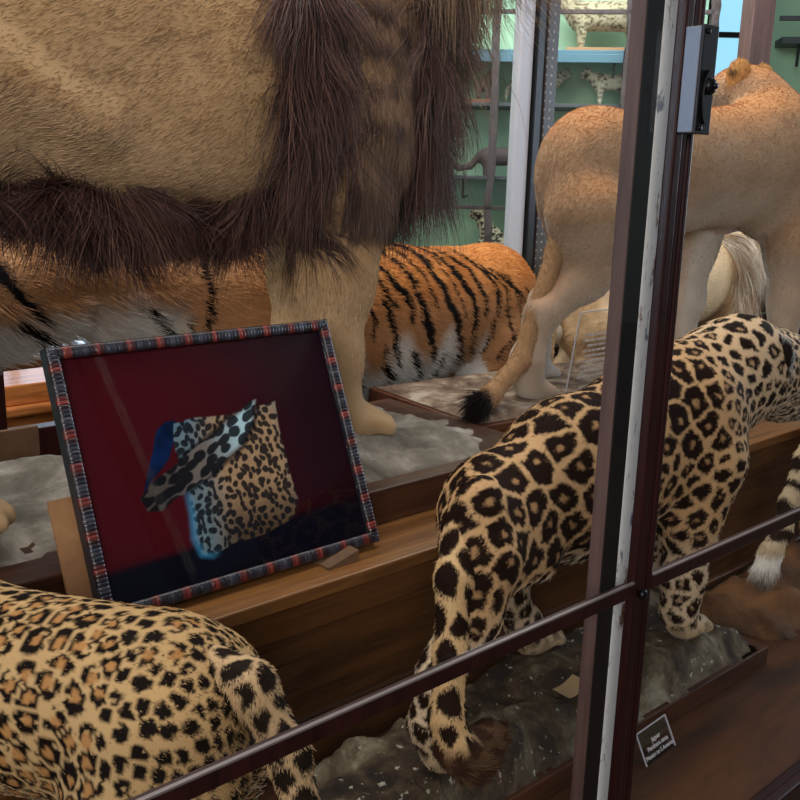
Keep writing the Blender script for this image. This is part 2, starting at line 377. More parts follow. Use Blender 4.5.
cbox('rear_bottom_rail', S0, S1, 3.07, 3.13, .5005, .73, M['mahogany'], case, .004)
cbox('rear_glazing_bar', S0, 3.40, 3.085, 3.115, .93, .965, M['oak'], case, .004)
cbox('rear_pane', S0, S1, 3.098, 3.102, .7305, 3.0, glass_mat('rear_glass', (.96, .985, .975), .003), case, 0)

# ------------------------------------------------------------ stepped bench inside
bench = empty('stepped_bench', 2.0, 1.65, .5, 'long brown oak bench running behind the jaguar inside the showcase', 'bench')
bench['_b'] = (2.0, 1.65, .5)
cbox('front_board', S0+.02, S1-.02, 1.256, 1.275, .5003, .800, M['oak'], bench, .002)
cbox('front_board', S0+.02, S1-.02, 1.248, 1.2745, .8003, .862, M['oak'], bench, .003)
cbox('top_board', S0+.02, S1-.02, 1.236, 2.05, .8623, .889, M['oak_shelf'], bench, .004)
cbox('back_board', S0+.02, S1-.02, 2.02, 2.045, .5003, .862, M['oak'], bench, .002)
bm = bmesh.new()
box(bm, -3.55, 4.15, -.415, -.394, 0, .022); bevel(bm, .006, 3); bm_obj('foot_moulding', bm, M['oak'], bench, (0, 0, .0004))

# ------------------------------------------------------------ plinths and rocks
def rock(name, poly, z0, hfun, mat, parent, base, n=110, skirt=.02, seed=3, amp=.034):
    """a lumpy plaster rock: top surface over a footprint polygon (s,w), closed below"""
    poly = np.array(poly); lo = poly.min(0)-.02; hi = poly.max(0)+.02
    nx = n; ny = max(12, int(n*(hi[1]-lo[1])/(hi[0]-lo[0])))
    X, Yy = np.meshgrid(np.linspace(lo[0], hi[0], nx), np.linspace(lo[1], hi[1], ny), indexing='ij')
    Pp = np.stack([X, Yy], -1)
    P3 = np.stack([X, Yy, X*0], -1); j = fbm(P3, 14, seed, 3)
    dmin = np.full(X.shape, 9.); inside = np.zeros(X.shape, bool)
    for i in range(len(poly)):
        a, b = poly[i], poly[(i+1) % len(poly)]; ab = b-a
        t = np.clip(((Pp-a)@ab)/(ab@ab), 0, 1); dmin = np.minimum(dmin, np.linalg.norm(Pp-(a+t[..., None]*ab), axis=-1))
        c = ((a[1] > Yy) != (b[1] > Yy)) & (X < (b[0]-a[0])*(Yy-a[1])/((b[1]-a[1]) or 1e-9)+a[0]); inside ^= c
    sd = np.where(inside, dmin, -dmin)+j*.018
    edge = sst(0, skirt*2.2, sd)
    H = hfun(X, Yy)+amp*fbm(P3, 12, seed+1, 5)+.006*fbm(P3, 45, seed+2, 2)
    cr = np.abs(noise(P3, 7, seed+9)); H -= .012*(1-sst(0, .12, cr))
    Z = z0+np.maximum(edge*(H-z0), 0)
    keep = sd > -.004
    V, F = grid_mesh(np.stack([X, Yy, Z], -1)); kf = keep.ravel()[F].all(1); F = F[kf]
    used = np.unique(F); mp_ = np.full(len(V), -1); mp_[used] = np.arange(len(used)); V = V[used]; F = mp_[F]
    # flat underside so that it is a solid
    nb = len(V); Vb = V.copy(); Vb[:, 2] = z0
    e = np.concatenate([F[:, [i, (i+1) % 4]] for i in range(4)]); key = np.sort(e, 1); _, inv, cnt = np.unique(key[:, 0]*10**6+key[:, 1], return_inverse=True, return_counts=True)
    be = e[cnt[inv.ravel()] == 1]
    V = np.concatenate([V, Vb-[0, 0, .0005]]); F = np.concatenate([F, F[:, ::-1]+nb, np.stack([be[:, 1], be[:, 0], be[:, 0]+nb, be[:, 1]+nb], 1)])
    me = np_mesh(name, V-np.array(base), F); o = link(name, me, mat, parent); return o
M['grey_rock'] = rocky('grey_rock', [(.36, srgb(86, 80, 70)), (.5, srgb(132, 124, 112)), (.64, srgb(180, 172, 160))], 6, .7)
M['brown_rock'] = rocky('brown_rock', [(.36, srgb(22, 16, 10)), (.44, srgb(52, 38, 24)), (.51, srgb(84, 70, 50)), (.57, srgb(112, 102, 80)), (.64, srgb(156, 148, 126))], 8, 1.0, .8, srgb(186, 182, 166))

# jaguar base
jb = empty('rock_base', 1.4, 1.08, .5, 'rough brown plaster rock on a thin dark board under the spotted jaguar', 'rock base')
jb['_b'] = (1.4, 1.08, .5)
bm = bmesh.new(); pts = [(.72, .935), (1.985, .925), (2.0, 1.235), (.72, 1.225)]
vb = [bm.verts.new((x-1.4, y-1.08, 0.0006)) for x, y in pts]; vt = [bm.verts.new((x-1.4, y-1.08, .045)) for x, y in pts]
bm.faces.new(vb[::-1]); bm.faces.new(vt)
for i in range(4): bm.faces.new([vb[i], vb[(i+1) % 4], vt[(i+1) % 4], vt[i]])
bevel(bm, .003); bm_obj('board', bm, M['dark_plinth'], jb)
def hj(x, y): return .622+.012*np.sin(x*9)*np.sin(y*14)-.05*sst(1.80, 1.98, x)*sst(1.12, 1.0, y)-.045*sst(.985, .935, y)*(x > 1.1)-.03*sst(.9, .74, x)
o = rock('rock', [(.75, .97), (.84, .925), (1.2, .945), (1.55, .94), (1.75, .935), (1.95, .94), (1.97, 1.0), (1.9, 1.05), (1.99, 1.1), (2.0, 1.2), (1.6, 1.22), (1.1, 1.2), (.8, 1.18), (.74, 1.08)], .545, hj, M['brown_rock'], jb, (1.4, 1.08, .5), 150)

# lion base
lb_ = 0
lb = empty('rock_base', .5, 1.75, .889, 'low grey plaster rock on a dark brown board under the maned lion', 'rock base')
lb['_b'] = (.5, 1.75, .889)
cbox('board', -.75, 1.72, 1.392, 1.985, .8895, .965, M['dark_plinth'], lb, .004)
def hl(x, y): return 1.0+.02*np.sin(x*6+1)-.03*sst(1.52, 1.70, x)+.03*sst(.9, .5, x)*sst(1.6, 1.9, y)-.012*sst(1.55, 1.46, y)
rock('rock', [(-.7, 1.47), (.4, 1.46), (1.0, 1.46), (1.6, 1.415), (1.71, 1.43), (1.71, 1.7), (1.66, 1.96), (.9, 1.97), (-.7, 1.97)], .965, hl, M['grey_rock'], lb, (.5, 1.75, .889), 170, seed=8, amp=.02, skirt=.03)

# lioness base, turned a little out of line with the case
ne = empty('wooden_plinth', 2.75, 1.79, .889, 'reddish brown board plinth with a sandy top under the standing lioness', 'plinth', rot=math.radians(-6))
bm = bmesh.new(); box(bm, -1.0, 1.15, -.26, .26, .0006, .066); bevel(bm, .004); bm_obj('board', bm, wood('red_plinth', srgb(66, 34, 24), srgb(108, 66, 46), 4, .4, 0, .2), ne)
M['sandy'] = rocky('sandy_top', [(.38, srgb(70, 52, 40)), (.5, srgb(120, 98, 80)), (.62, srgb(176, 162, 144))], 8, .4)
xs, ys = np.meshgrid(np.linspace(-.985, 1.135, 120), np.linspace(-.245, .245, 40), indexing='ij')
P3 = np.stack([xs, ys, xs*0], -1); e = sst(0, .05, np.minimum(np.minimum(xs+.985, 1.135-xs), .245-np.abs(ys)))
V, F = grid_mesh(np.stack([xs, ys, .0662+.002+e*(.010+.01*np.abs(fbm(P3, 9, 5, 4)))], -1))
o = link('sandy_ground', np_mesh('sandy_ground', V, F), M['sandy'], ne)
# ------------------------------------------------------------ framed photograph
def local_frame(name, A, B, Cc, label, cat):
    """thing whose local x runs A->B, y runs A->C (up), z out of the picture; A lower left"""
    A, B, Cc = Vector(A), Vector(B), Vector(Cc); x = (B-A).normalized(); n = x.cross(Cc-A).normalized(); y = n.cross(x)
    o = bpy.data.objects.new(name, None); COL.objects.link(o)
    o.matrix_world = Matrix(((x.x, y.x, n.x, A.x), (x.y, y.y, n.y, A.y), (x.z, y.z, n.z, A.z), (0, 0, 0, 1)))
    return tag(o, label, cat), (B-A).length, (Cc-A).dot(y)
# outer corners of the frame in the world
pA = world_pt(.558, 1.326, .8915); pB = world_pt(1.116, 1.326, .8915); pC = world_pt(.558, 1.502, 1.300)
pic, PW, PH = local_frame('framed_photograph', pA, pB, pC, 'framed dark red photograph of a leopard skin handbag leaning in front of the lion', 'framed photograph')
m, nt, b = newmat('beaded_frame'); tc = N_(nt, 'ShaderNodeAttribute', attribute_name='tint'); nt.links.new(tc.outputs['Color'], b.inputs['Base Color'])
b.inputs['Roughness'].default_value = .32; b.inputs['Coat Weight'].default_value = .3; M['beaded'] = m
def beaded(L, name, M4, seed):
    """reeded moulding of length L: wrapped bands of dark red and slate"""
    nx = int(L/.0012); npf = 12; t = np.linspace(0, L, nx); wd = .021
    per = .0068; ph = (t/per) % 1; bead = np.sqrt(np.maximum(1-(2*ph-1)**2, 0)); idx = (t//per).astype(int)
    r = np.random.default_rng(seed); colr = []
    pal = [srgb(40, 42, 54), srgb(56, 54, 64), srgb(36, 30, 40), srgb(92, 32, 30), srgb(122, 48, 40), srgb(46, 22, 26)]
    seq = [0, 1, 0, 2, 3, 4, 5, 2]
    cols = np.array([pal[seq[i % 8]]*(1+.25*r.normal()) for i in range(idx.max()+2)])[idx]
    a = np.linspace(0, math.pi, npf); yy = wd/2*(1-np.cos(a)); zz = .007*np.sin(a)**.7
    P = np.zeros((nx, npf, 3)); P[..., 0] = t[:, None]; P[..., 1] = yy[None]; P[..., 2] = zz[None]*(.72+.28*bead[:, None])
    # mitre
    P[..., 0] = np.clip(P[..., 0], P[..., 1], L-P[..., 1])
    V, F = grid_mesh(P); V = V@np.array(M4.to_3x3()).T+np.array(M4.translation)
    me = np_mesh(name, V, F); ca = me.color_attributes.new('tint', 'FLOAT_COLOR', 'POINT')
    c = np.repeat(cols, npf, 0)*(.75+.25*np.repeat(bead, npf))[:, None]**.5
    ca.data.foreach_set('color', np.concatenate([np.clip(c, 0, 1), np.ones((len(c), 1))], 1).astype(np.float32).ravel())
    return link(name, me, M['beaded'], pic)
R = lambda a: Matrix.Rotation(a, 4, 'Z')
FT = .022
beaded(PW, 'frame_moulding', Matrix.Translation((0, 0, FT)), 1)
beaded(PH, 'frame_moulding', Matrix.Translation((PW, 0, FT)) @ R(math.pi/2), 2)
beaded(PW, 'frame_moulding', Matrix.Translation((PW, PH, FT)) @ R(math.pi), 3)
beaded(PH, 'frame_moulding', Matrix.Translation((0, PH, FT)) @ R(-math.pi/2), 4)
bm = bmesh.new()
for (x0, x1, y0, y1) in ((0, PW, 0, .019), (0, PW, PH-.019, PH), (0, .019, .019, PH-.019), (PW-.019, PW, .019, PH-.019)): box(bm, x0, x1, y0, y1, 0, FT+.001)
bm_obj('frame_side', bm, plain('frame_side', srgb(24, 34, 48), .35), pic)
bm = bmesh.new(); box(bm, .012, PW-.012, .012, PH-.012, .001, .010); bm_obj('backing', bm, plain('backing', srgb(60, 44, 34), .8), pic)
# the print, drawn point by point
nx, ny = 420, 360
gx, gy = np.meshgrid(np.linspace(.018, PW-.018, nx), np.linspace(.018, PH-.018, ny), indexing='ij')
un = gx/PW; vn = 1-gy/PH                       # 0..1 across and down
def poly_sd(px, py, pts):
    d = np.full(px.shape, 9.); ins = np.zeros(px.shape, bool)
    for i in range(len(pts)):
        ax, ay = pts[i]; bx, by = pts[(i+1) % len(pts)]
        t = np.clip(((px-ax)*(bx-ax)+(py-ay)*(by-ay))/((bx-ax)**2+(by-ay)**2), 0, 1)
        d = np.minimum(d, np.hypot(px-ax-t*(bx-ax), py-ay-t*(by-ay)))
        ins ^= ((ay > py) != (by > py)) & (px < (bx-ax)*(py-ay)/((by-ay) or 1e-9)+ax)
    return np.where(ins, d, -d)
g3 = np.stack([gx, gy, gx*0], -1)
wob = noise(g3, 30, 4)*.004
red = mix(np.broadcast_to(srgb(70, 9, 18), gx.shape+(3,)), np.broadcast_to(srgb(28, 5, 16), gx.shape+(3,)), sst(.3, .95, un)*.9)
red = red*(1+.18*fbm(g3, 7, 2))[..., None]
navy = np.broadcast_to(srgb(9, 9, 24), gx.shape+(3,))
img = mix(red, navy, sst(.79, .83, vn+.05*(un-.5)))
def spotfield(px, py, n, seed, ang=0, str_=1.):
    r = np.random.default_rng(seed); c, s = math.cos(ang), math.sin(ang)
    pts = []
    A = r.random((n*6, 2))
    for q in A:
        if all((q[0]-p[0])**2+(q[1]-p[1])**2 > (.62/math.sqrt(n))**2 for p in pts): pts.append(q)
    pts = np.array(pts); d = np.full(px.shape, 9.)
    for q in pts:
        dx, dy = px-q[0], py-q[1]; dx, dy = dx*c+dy*s, (-dx*s+dy*c)/str_
        d = np.minimum(d, np.hypot(dx, dy)*math.sqrt(n))
    return d
WX, WY = .62, .52
def at_uv(*p): return [(a, b) for a, b in p]
body = [(0.346, 0.34), (0.422, 0.335), (0.51, 0.34), (0.602, 0.338), (0.687, 0.329), (0.728, 0.319), (0.719, 0.437), (0.717, 0.585), (0.726, 0.736), (0.691, 0.812), (0.584, 0.845), (0.458, 0.849), (0.382, 0.871), (0.344, 0.855), (0.332, 0.792), (0.346, 0.697), (0.34, 0.588), (0.335, 0.436)]
dim = [(0.289, 0.356), (0.321, 0.327), (0.355, 0.326), (0.348, 0.4), (0.308, 0.47), (0.25, 0.534), (0.2, 0.588), (0.251, 0.457)]
strap = [(0.662, 0.300), (0.63, 0.305), (0.498, 0.385), (0.36, 0.475), (0.248, 0.54), (0.186, 0.596), (0.205, 0.651), (0.254, 0.658), (0.357, 0.60), (0.459, 0.55), (0.567, 0.48), (0.628, 0.40)]
U, Vv = un+wob, vn+wob
s1 = poly_sd(U, Vv, dim); s2 = poly_sd(U, Vv, body); s3 = poly_sd(U, Vv, strap)
blue = srgb(10, 42, 96)
img = mix(img, blue*(.25+.9*np.abs(fbm(g3, 25, 5)))[..., None], sst(-.002, .004, s1))
# bag hide: small dense spots that get longer lower down
f = spotfield(U+.01*noise(g3, 60, 8), Vv*.9, 1100, 3, 0, 1.35)
spot = 1-sst(.26, .36, f+.12*noise(g3, 120, 3))
hide = mix(np.broadcast_to(srgb(178, 146, 112), gx.shape+(3,)), np.broadcast_to(srgb(84, 128, 150), gx.shape+(3,)), np.maximum(sst(.50, .38, un), sst(.68, .8, un))*.8+.2*sst(.4, .3, vn))
hide = hide*(1-.8*sst(.58, .84, vn)*sst(.36, .5, un))[..., None]*(1+.15*noise(g3, 200, 9))[..., None]
hide = mix(hide, np.broadcast_to(srgb(10, 14, 24), gx.shape+(3,)), spot*.93)
img = mix(img, hide, sst(-.002, .004, s2))
img = mix(img, np.broadcast_to(srgb(60, 150, 200), gx.shape+(3,)), sst(.02, .0, np.abs(s2))*sst(.5, .7, vn)*sst(.42, .36, un)*.55)
# the strap falls across
f = spotfield(U, Vv, 420, 6, .8, 1.5); spot = 1-sst(.32, .42, f+.1*noise(g3, 90, 3))
st = mix(np.broadcast_to(srgb(120, 112, 108), gx.shape+(3,)), np.broadcast_to(srgb(190, 226, 240), gx.shape+(3,)), sst(.42, .6, un)*sst(.0, .02, s3))
st = mix(st*(1-.6*sst(.42, .25, un))[..., None], np.broadcast_to(srgb(8, 10, 18), gx.shape+(3,)), spot*.95)
img = mix(img, np.broadcast_to(srgb(6, 6, 14), gx.shape+(3,)), sst(-.02, -.004, s3)*sst(-.01, .01, s2)*.8)
img = mix(img, st, sst(-.002, .003, s3))
V, F = grid_mesh(np.stack([gx, gy, gx*0+.0125], -1)); me = np_mesh('photograph', V, F)
ca = me.color_attributes.new('tint', 'FLOAT_COLOR', 'POINT'); ca.data.foreach_set('color', np.concatenate([np.clip(img.reshape(-1, 3), 0, 1), np.ones((nx*ny, 1))], 1).astype(np.float32).ravel())
M['print'] = fur_mat('photo_print', .5, .06)
tag(link('photograph', me, M['print'], pic), 'print of a leopard skin bag on a dark red ground')
bm = bmesh.new(); box(bm, .019, PW-.019, .019, PH-.019, .0165, .0185); bm_obj('glazing', bm, glass_mat('picture_glass', (1, 1, 1), .22), pic)
# fibreboard easel that carries it
M['mdf'] = rocky('fibreboard', [(.3, srgb(150, 108, 72)), (.7, srgb(178, 134, 94))], 30, .08, .8)
M['mdf_dark'] = rocky('fibreboard_brown', [(.3, srgb(96, 70, 50)), (.7, srgb(118, 88, 64))], 30, .08, .8)
# ------------------------------------------------------------ animals
def paw(c, k, yaw=0, sp=.0):
    """prims of a cat paw of half width k, centre c on its sole, pointing along +x turned by yaw"""
    cy, sy = math.cos(yaw), math.sin(yaw); pr = []
    def at(x, y, z): return (c[0]+k*(x*cy-y*sy), c[1]+k*(x*sy+y*cy), c[2]+k*z)
    pr.append(E(at(-.2, 0, .50), (k*1.0, k*.84, k*.62), k*.35, 0, math.degrees(yaw)))
    for y, x in ((-.66, .55), (-.23, .85), (.23, .85), (.66, .55)):
        pr.append(C(at(x-.45, y*.95, .62), at(x+.12, y, .37), k*.27, k*.29, k*.03))
    return pr
def scatter_seeds(V, Q, rfn, n=9000, seed=1):
    P, Nn = sample(V, Q, n, None, seed); R_ = rfn(P, Nn); keep = []; kr = []
    A = np.zeros((0, 3)); B = np.zeros(0)
    for i in range(n):
        if len(keep):
            if (((A[:len(keep)]-P[i])**2).sum(1) < (np.minimum(B[:len(keep)], R_[i]))**2).any(): continue
        if len(keep) == len(A): A = np.concatenate([A, np.zeros((500, 3))]); B = np.concatenate([B, np.zeros(500)])
        A[len(keep)] = P[i]; B[len(keep)] = R_[i]; keep.append(i)
    return P[keep].astype(np.float32), R_[keep].astype(np.float32)
def near2(P, S, Rr):
    P = P.astype(np.float32); d1 = np.empty(len(P), np.float32); d2 = d1.copy(); ix = np.empty(len(P), int)
    for a in range(0, len(P), 8000):
        D = np.sqrt(np.maximum((P[a:a+8000]**2).sum(1)[:, None]+(S**2).sum(1)[None]-2*P[a:a+8000]@S.T, 0))/Rr[None]
        i = D.argmin(1); r = np.arange(len(i)); d1[a:a+8000] = D[r, i]; ix[a:a+8000] = i; D[r, i] = 9; d2[a:a+8000] = D.min(1)
    return d1, d2, ix
def flow_back(P, N, back=(-1, 0, -.35)):
    return np.broadcast_to(np.array(back, float), P.shape)
def eyeball(parent, c, r):
    bm = bmesh.new(); bmesh.ops.create_uvsphere(bm, u_segments=16, v_segments=10, radius=r); bm_obj('glass_eye', bm, M['wet'], parent, c, smooth=True)
def nose_leather(parent, c, r):
    bm = bmesh.new(); bmesh.ops.create_uvsphere(bm, u_segments=16, v_segments=10, radius=r, matrix=Matrix.Diagonal((.6, 1.1, .7, 1))); bm_obj('nose', bm, M['nose'], parent, c, smooth=True)
def whiskers(parent, c, side_y, n=14, L=.10, fwd=1, seed=1):
    r = np.random.default_rng(seed); P = []
    for i in range(n):
        y = side_y*(1 if i % 2 else -1); p0 = np.array([0, y*.03, -.012])+r.normal(size=3)*.008
        d = nrm(np.array([.25*fwd, y, -.15+.25*r.normal()])); P.append([p0, p0+d*L*.5, p0+d*L+np.array([0, 0, -.02])])
    o = strands('whiskers', np.array(P), None, None, np.tile(srgb(225, 222, 215), (n, 1)), M['fur'], parent, .0011); o.location = c

# ======== jaguar
def make_jaguar():
    g = .635
    P = []
    P += [C((1.205, 1.085, .995), (1.40, 1.085, 1.03), .106, .150, .05, .82), C((1.40, 1.085, 1.03), (1.72, 1.085, 1.06), .150, .160, .05, .80)]
    P += [E((1.195, 1.085, 1.0), (.085, .098, .105), .05), E((1.77, 1.085, 1.03), (.125, .118, .20), .06), E((1.66, 1.085, 1.14), (.16, .085, .09), .06)]
    # near (camera side) legs
    P += [E((1.11, 1.03, .99), (.07, .058, .12), .05, 12)]
    P += chain([(1.09, 1.015, .97), (1.06, 1.0, .885), (.985, .995, .80), (.968, .995, .72), (.99, .99, .665)], [.068, .047, .034, .032, .036], .03) + paw((1.02, .99, .636), .042)
    P += [E((1.74, 1.0, 1.06), (.095, .055, .14), .05, -10)]
    P += chain([(1.75, .995, 1.02), (1.705, .995, .90), (1.70, .995, .78), (1.695, .995, .70)], [.078, .056, .042, .042], .035) + paw((1.735, .995, .636), .046)
    # far legs
    P += chain([(1.222, 1.13, .99), (1.33, 1.15, .875), (1.33, 1.16, .79), (1.385, 1.16, .70), (1.40, 1.155, .665)], [.075, .05, .034, .033, .035], .035) + paw((1.44, 1.155, .636), .042)
    P += chain([(1.80, 1.16, 1.02), (1.86, 1.165, .88), (1.87, 1.165, .77), (1.87, 1.165, .70)], [.075, .054, .04, .04], .035) + paw((1.91, 1.165, .636), .045)
    # neck and head
    P += [C((1.77, 1.085, 1.115), (1.965, 1.07, 1.19), .130, .112, .06, .85), C((1.92, 1.075, 1.165), (2.08, 1.055, 1.165), .108, .092, .06, .95)]
    P += [E((2.095, 1.045, 1.165), (.098, .082, .088), .04), C((2.13, 1.035, 1.135), (2.225, 1.02, 1.105), .062, .047, .04), C((2.12, 1.035, 1.095), (2.205, 1.022, 1.072), .05, .033, .03)]
    P += [E((2.16, 1.0, 1.145), (.03, .02, .02), .03)]
    # flank folds
    P += [C((1.24, 1.01, .93), (1.14, 1.02, .94), .03, .03, .05)]
    V, Q = sculpt(P, .0058)
    def rf(p, n):
        s, w, z = p.T
        r = np.full(len(p), .047)
        r = np.where(z < .93, .034, r); r = np.where(z < .80, .029, r)
        r = np.where((s > 1.72), .031, r); r = np.where(s > 1.86, .029+.009*(z > 1.19), r); r = np.where((s > 1.76) & (z < 1.12), .022, r); r = np.where(s > 2.0, .016, r)
        r = np.where((s > 1.42) & (s < 1.72) & (z < 1.07), .034, r)
        return r
    S, Rr = scatter_seeds(V, Q, rf, 14000, 4)
    base = srgb(200, 162, 118); pale = srgb(216, 198, 172); dark = srgb(30, 16, 12); cen = srgb(150, 108, 70)
    def colf(p, n):
        pw = p+vnoise(p, 45, 5)*.0065+vnoise(p, 95, 8)*.004
        d1, d2, ix = near2(pw, S, Rr); r = Rr[ix]; e = (d2-d1)
        s, w, z = p.T
        lim = .30-.0*r; lim = np.where(r < .025, .42, np.where(r < .037, .30, .20))
        lim = np.where((s > 1.70) & (r < .041), .36, lim) + .08*noise(p, 30, 3)
        sp = sst(lim-.035, lim+.035, e)
        big = r > .041
        core = (1-sst(.10, .18, d1+.06*noise(p, 90, 7)))*big*(noise(S[ix].astype(float), 40, 2) > -.55)
        mid = (1-sst(.13, .2, d1))*((r > .027) & (r <= .041))*(noise(S[ix].astype(float), 40, 6) > -.05)
        under = np.maximum(sst(.92, .82, z)*.7, sst(-.35, -.8, n[:, 2]))
        under = np.maximum(under, sst(1.85, 2.05, s)*sst(1.20, 1.10, z)); under = np.maximum(under, .45*sst(1.68, 1.9, s))
        c = mix(np.broadcast_to(base, p.shape), np.broadcast_to(pale, p.shape), np.clip(under, 0, 1))
        c = c*(1+.10*fbm(p, 12, 6))[:, None]
        c = mix(c, np.broadcast_to(dark, p.shape), sp*(1-np.clip(core+mid, 0, 1)*.95))
        c = mix(c, np.broadcast_to(cen, p.shape), sp*np.clip(core+mid, 0, 1)*.55)
        toe = sst(.68, .655, z)*.8
        return mix(c, np.broadcast_to(srgb(190, 168, 138), p.shape), toe*(noise(p, 70, 3) < .5))
    org = (1.4, 1.08, g)
    o = animal('spotted_jaguar', V, Q, org, colf, M['fur'], 'stuffed jaguar with big black rosettes standing on the brown rock, seen from its rump', 'jaguar')
    Vl = V-np.array(org); cl = lambda p, n: colf(p+np.array(org), n)
    def flow(p, n):
        f = np.tile(np.array([-1., 0, -.25]), (len(p), 1)); leg = sst(.28, .15, p[:, 2])[:, None]
        return f*(1-leg)+np.array([-.15, 0, -1.])*leg
    def L(p, n): return .009+.012*sst(-.2, -.8, n[:, 2])*(p[:, 2] > .2)
    fur('coat', Vl, Q, 230000, L, flow, cl, M['fur'], o, .22, 3, .0013, jit=.16)
    # tail: hangs down beside the near hind leg and curls at the rock
    T = chain([(1.13, 1.07, 1.05), (1.075, 1.04, 1.03), (1.015, 1.0, .96), (.98, .967, .85), (.955, .945, .76), (.96, .93, .71), (1.0, .935, .678), (1.05, .94, .69)], [.036, .034, .028, .025, .025, .028, .034, .028], .02)
    Vt, Qt = sculpt(T, .005); S2, R2 = scatter_seeds(Vt, Qt, lambda p, n: np.full(len(p), .038), 3000, 2)
    def colt(p, n):
        d1, d2, ix = near2((p+vnoise(p, 50, 5)*.006)*np.array([1, 1, .55]), S2*np.array([1, 1, .55], np.float32), R2)
        c = mix(np.broadcast_to(srgb(206, 172, 126), p.shape), np.broadcast_to(dark, p.shape), sst(.20, .27, d2-d1))
        return mix(c, np.broadcast_to(srgb(66, 42, 32), p.shape), np.maximum(sst(.74, .705, p[:, 2]), sst(.99, 1.005, p[:, 0])*sst(.76, .73, p[:, 2]))*.9)
    met = np_mesh('tail', Vt-np.array(org), Qt); ca = met.color_attributes.new('tint', 'FLOAT_COLOR', 'POINT')
    ca.data.foreach_set('color', np.concatenate([np.clip(colt(Vt, None), 0, 1), np.ones((len(Vt), 1))], 1).astype(np.float32).ravel())
    t = link('tail', met, M['fur'], o); t['label'] = 'hanging spotted tail with a dark brown curled tip'
    fl = lambda p, n: np.where((p[:, 2] < .075)[:, None], np.array([.9, 0, .1]), np.array([-.05, 0, -1.]))
    fur('tail_hair', Vt-np.array(org), Qt, 30000, lambda p, n: .009+.02*sst(.08, .03, p[:, 2]), fl, lambda p, n: colt(p+np.array(org), n), M['fur'], t, .3, 4, .0014)
    # ears, eyes, nose
    for sy, nm in ((-1, 'near'), (1, 'far')):
        c = np.array([1.995, 1.055+sy*.070, 1.226])
        Ve, Qe = sculpt([E(c, (.014, .030, .030), .01, 0, 25*sy), C(c+[0, -sy*.01, -.02], c+[.005, -sy*.012, -.05], .03, .035, .02)], .003)
        def ce(p, n, c=c): return mix(np.broadcast_to(srgb(34, 26, 24), p.shape), np.broadcast_to(srgb(186, 190, 192), p.shape), sst(c[0]-.012, c[0]+.006, p[:, 0]+.01*noise(p, 60, 2)))
        me = np_mesh('ear', Ve-np.array(org), Qe); ca = me.color_attributes.new('tint', 'FLOAT_COLOR', 'POINT'); ca.data.foreach_set('color', np.concatenate([ce(Ve, 0), np.ones((len(Ve), 1))], 1).astype(np.float32).ravel())
        e = link('ear', me, M['fur'], o); fur('ear_hair', Ve-np.array(org), Qe, 2600, .012, (-.2, 0, 1.), lambda p, n, c=c: ce(p+np.array(org), n), M['fur'], e, .4, 3, .0012)
    eyeball(o, (2.185-org[0], .985-org[1], 1.15-org[2]), .012); eyeball(o, (2.195-org[0], 1.075-org[1], 1.15-org[2]), .012)
    nose_leather(o, (2.268-org[0], 1.018-org[1], 1.12-org[2]), .018)
    return o
make_jaguar()

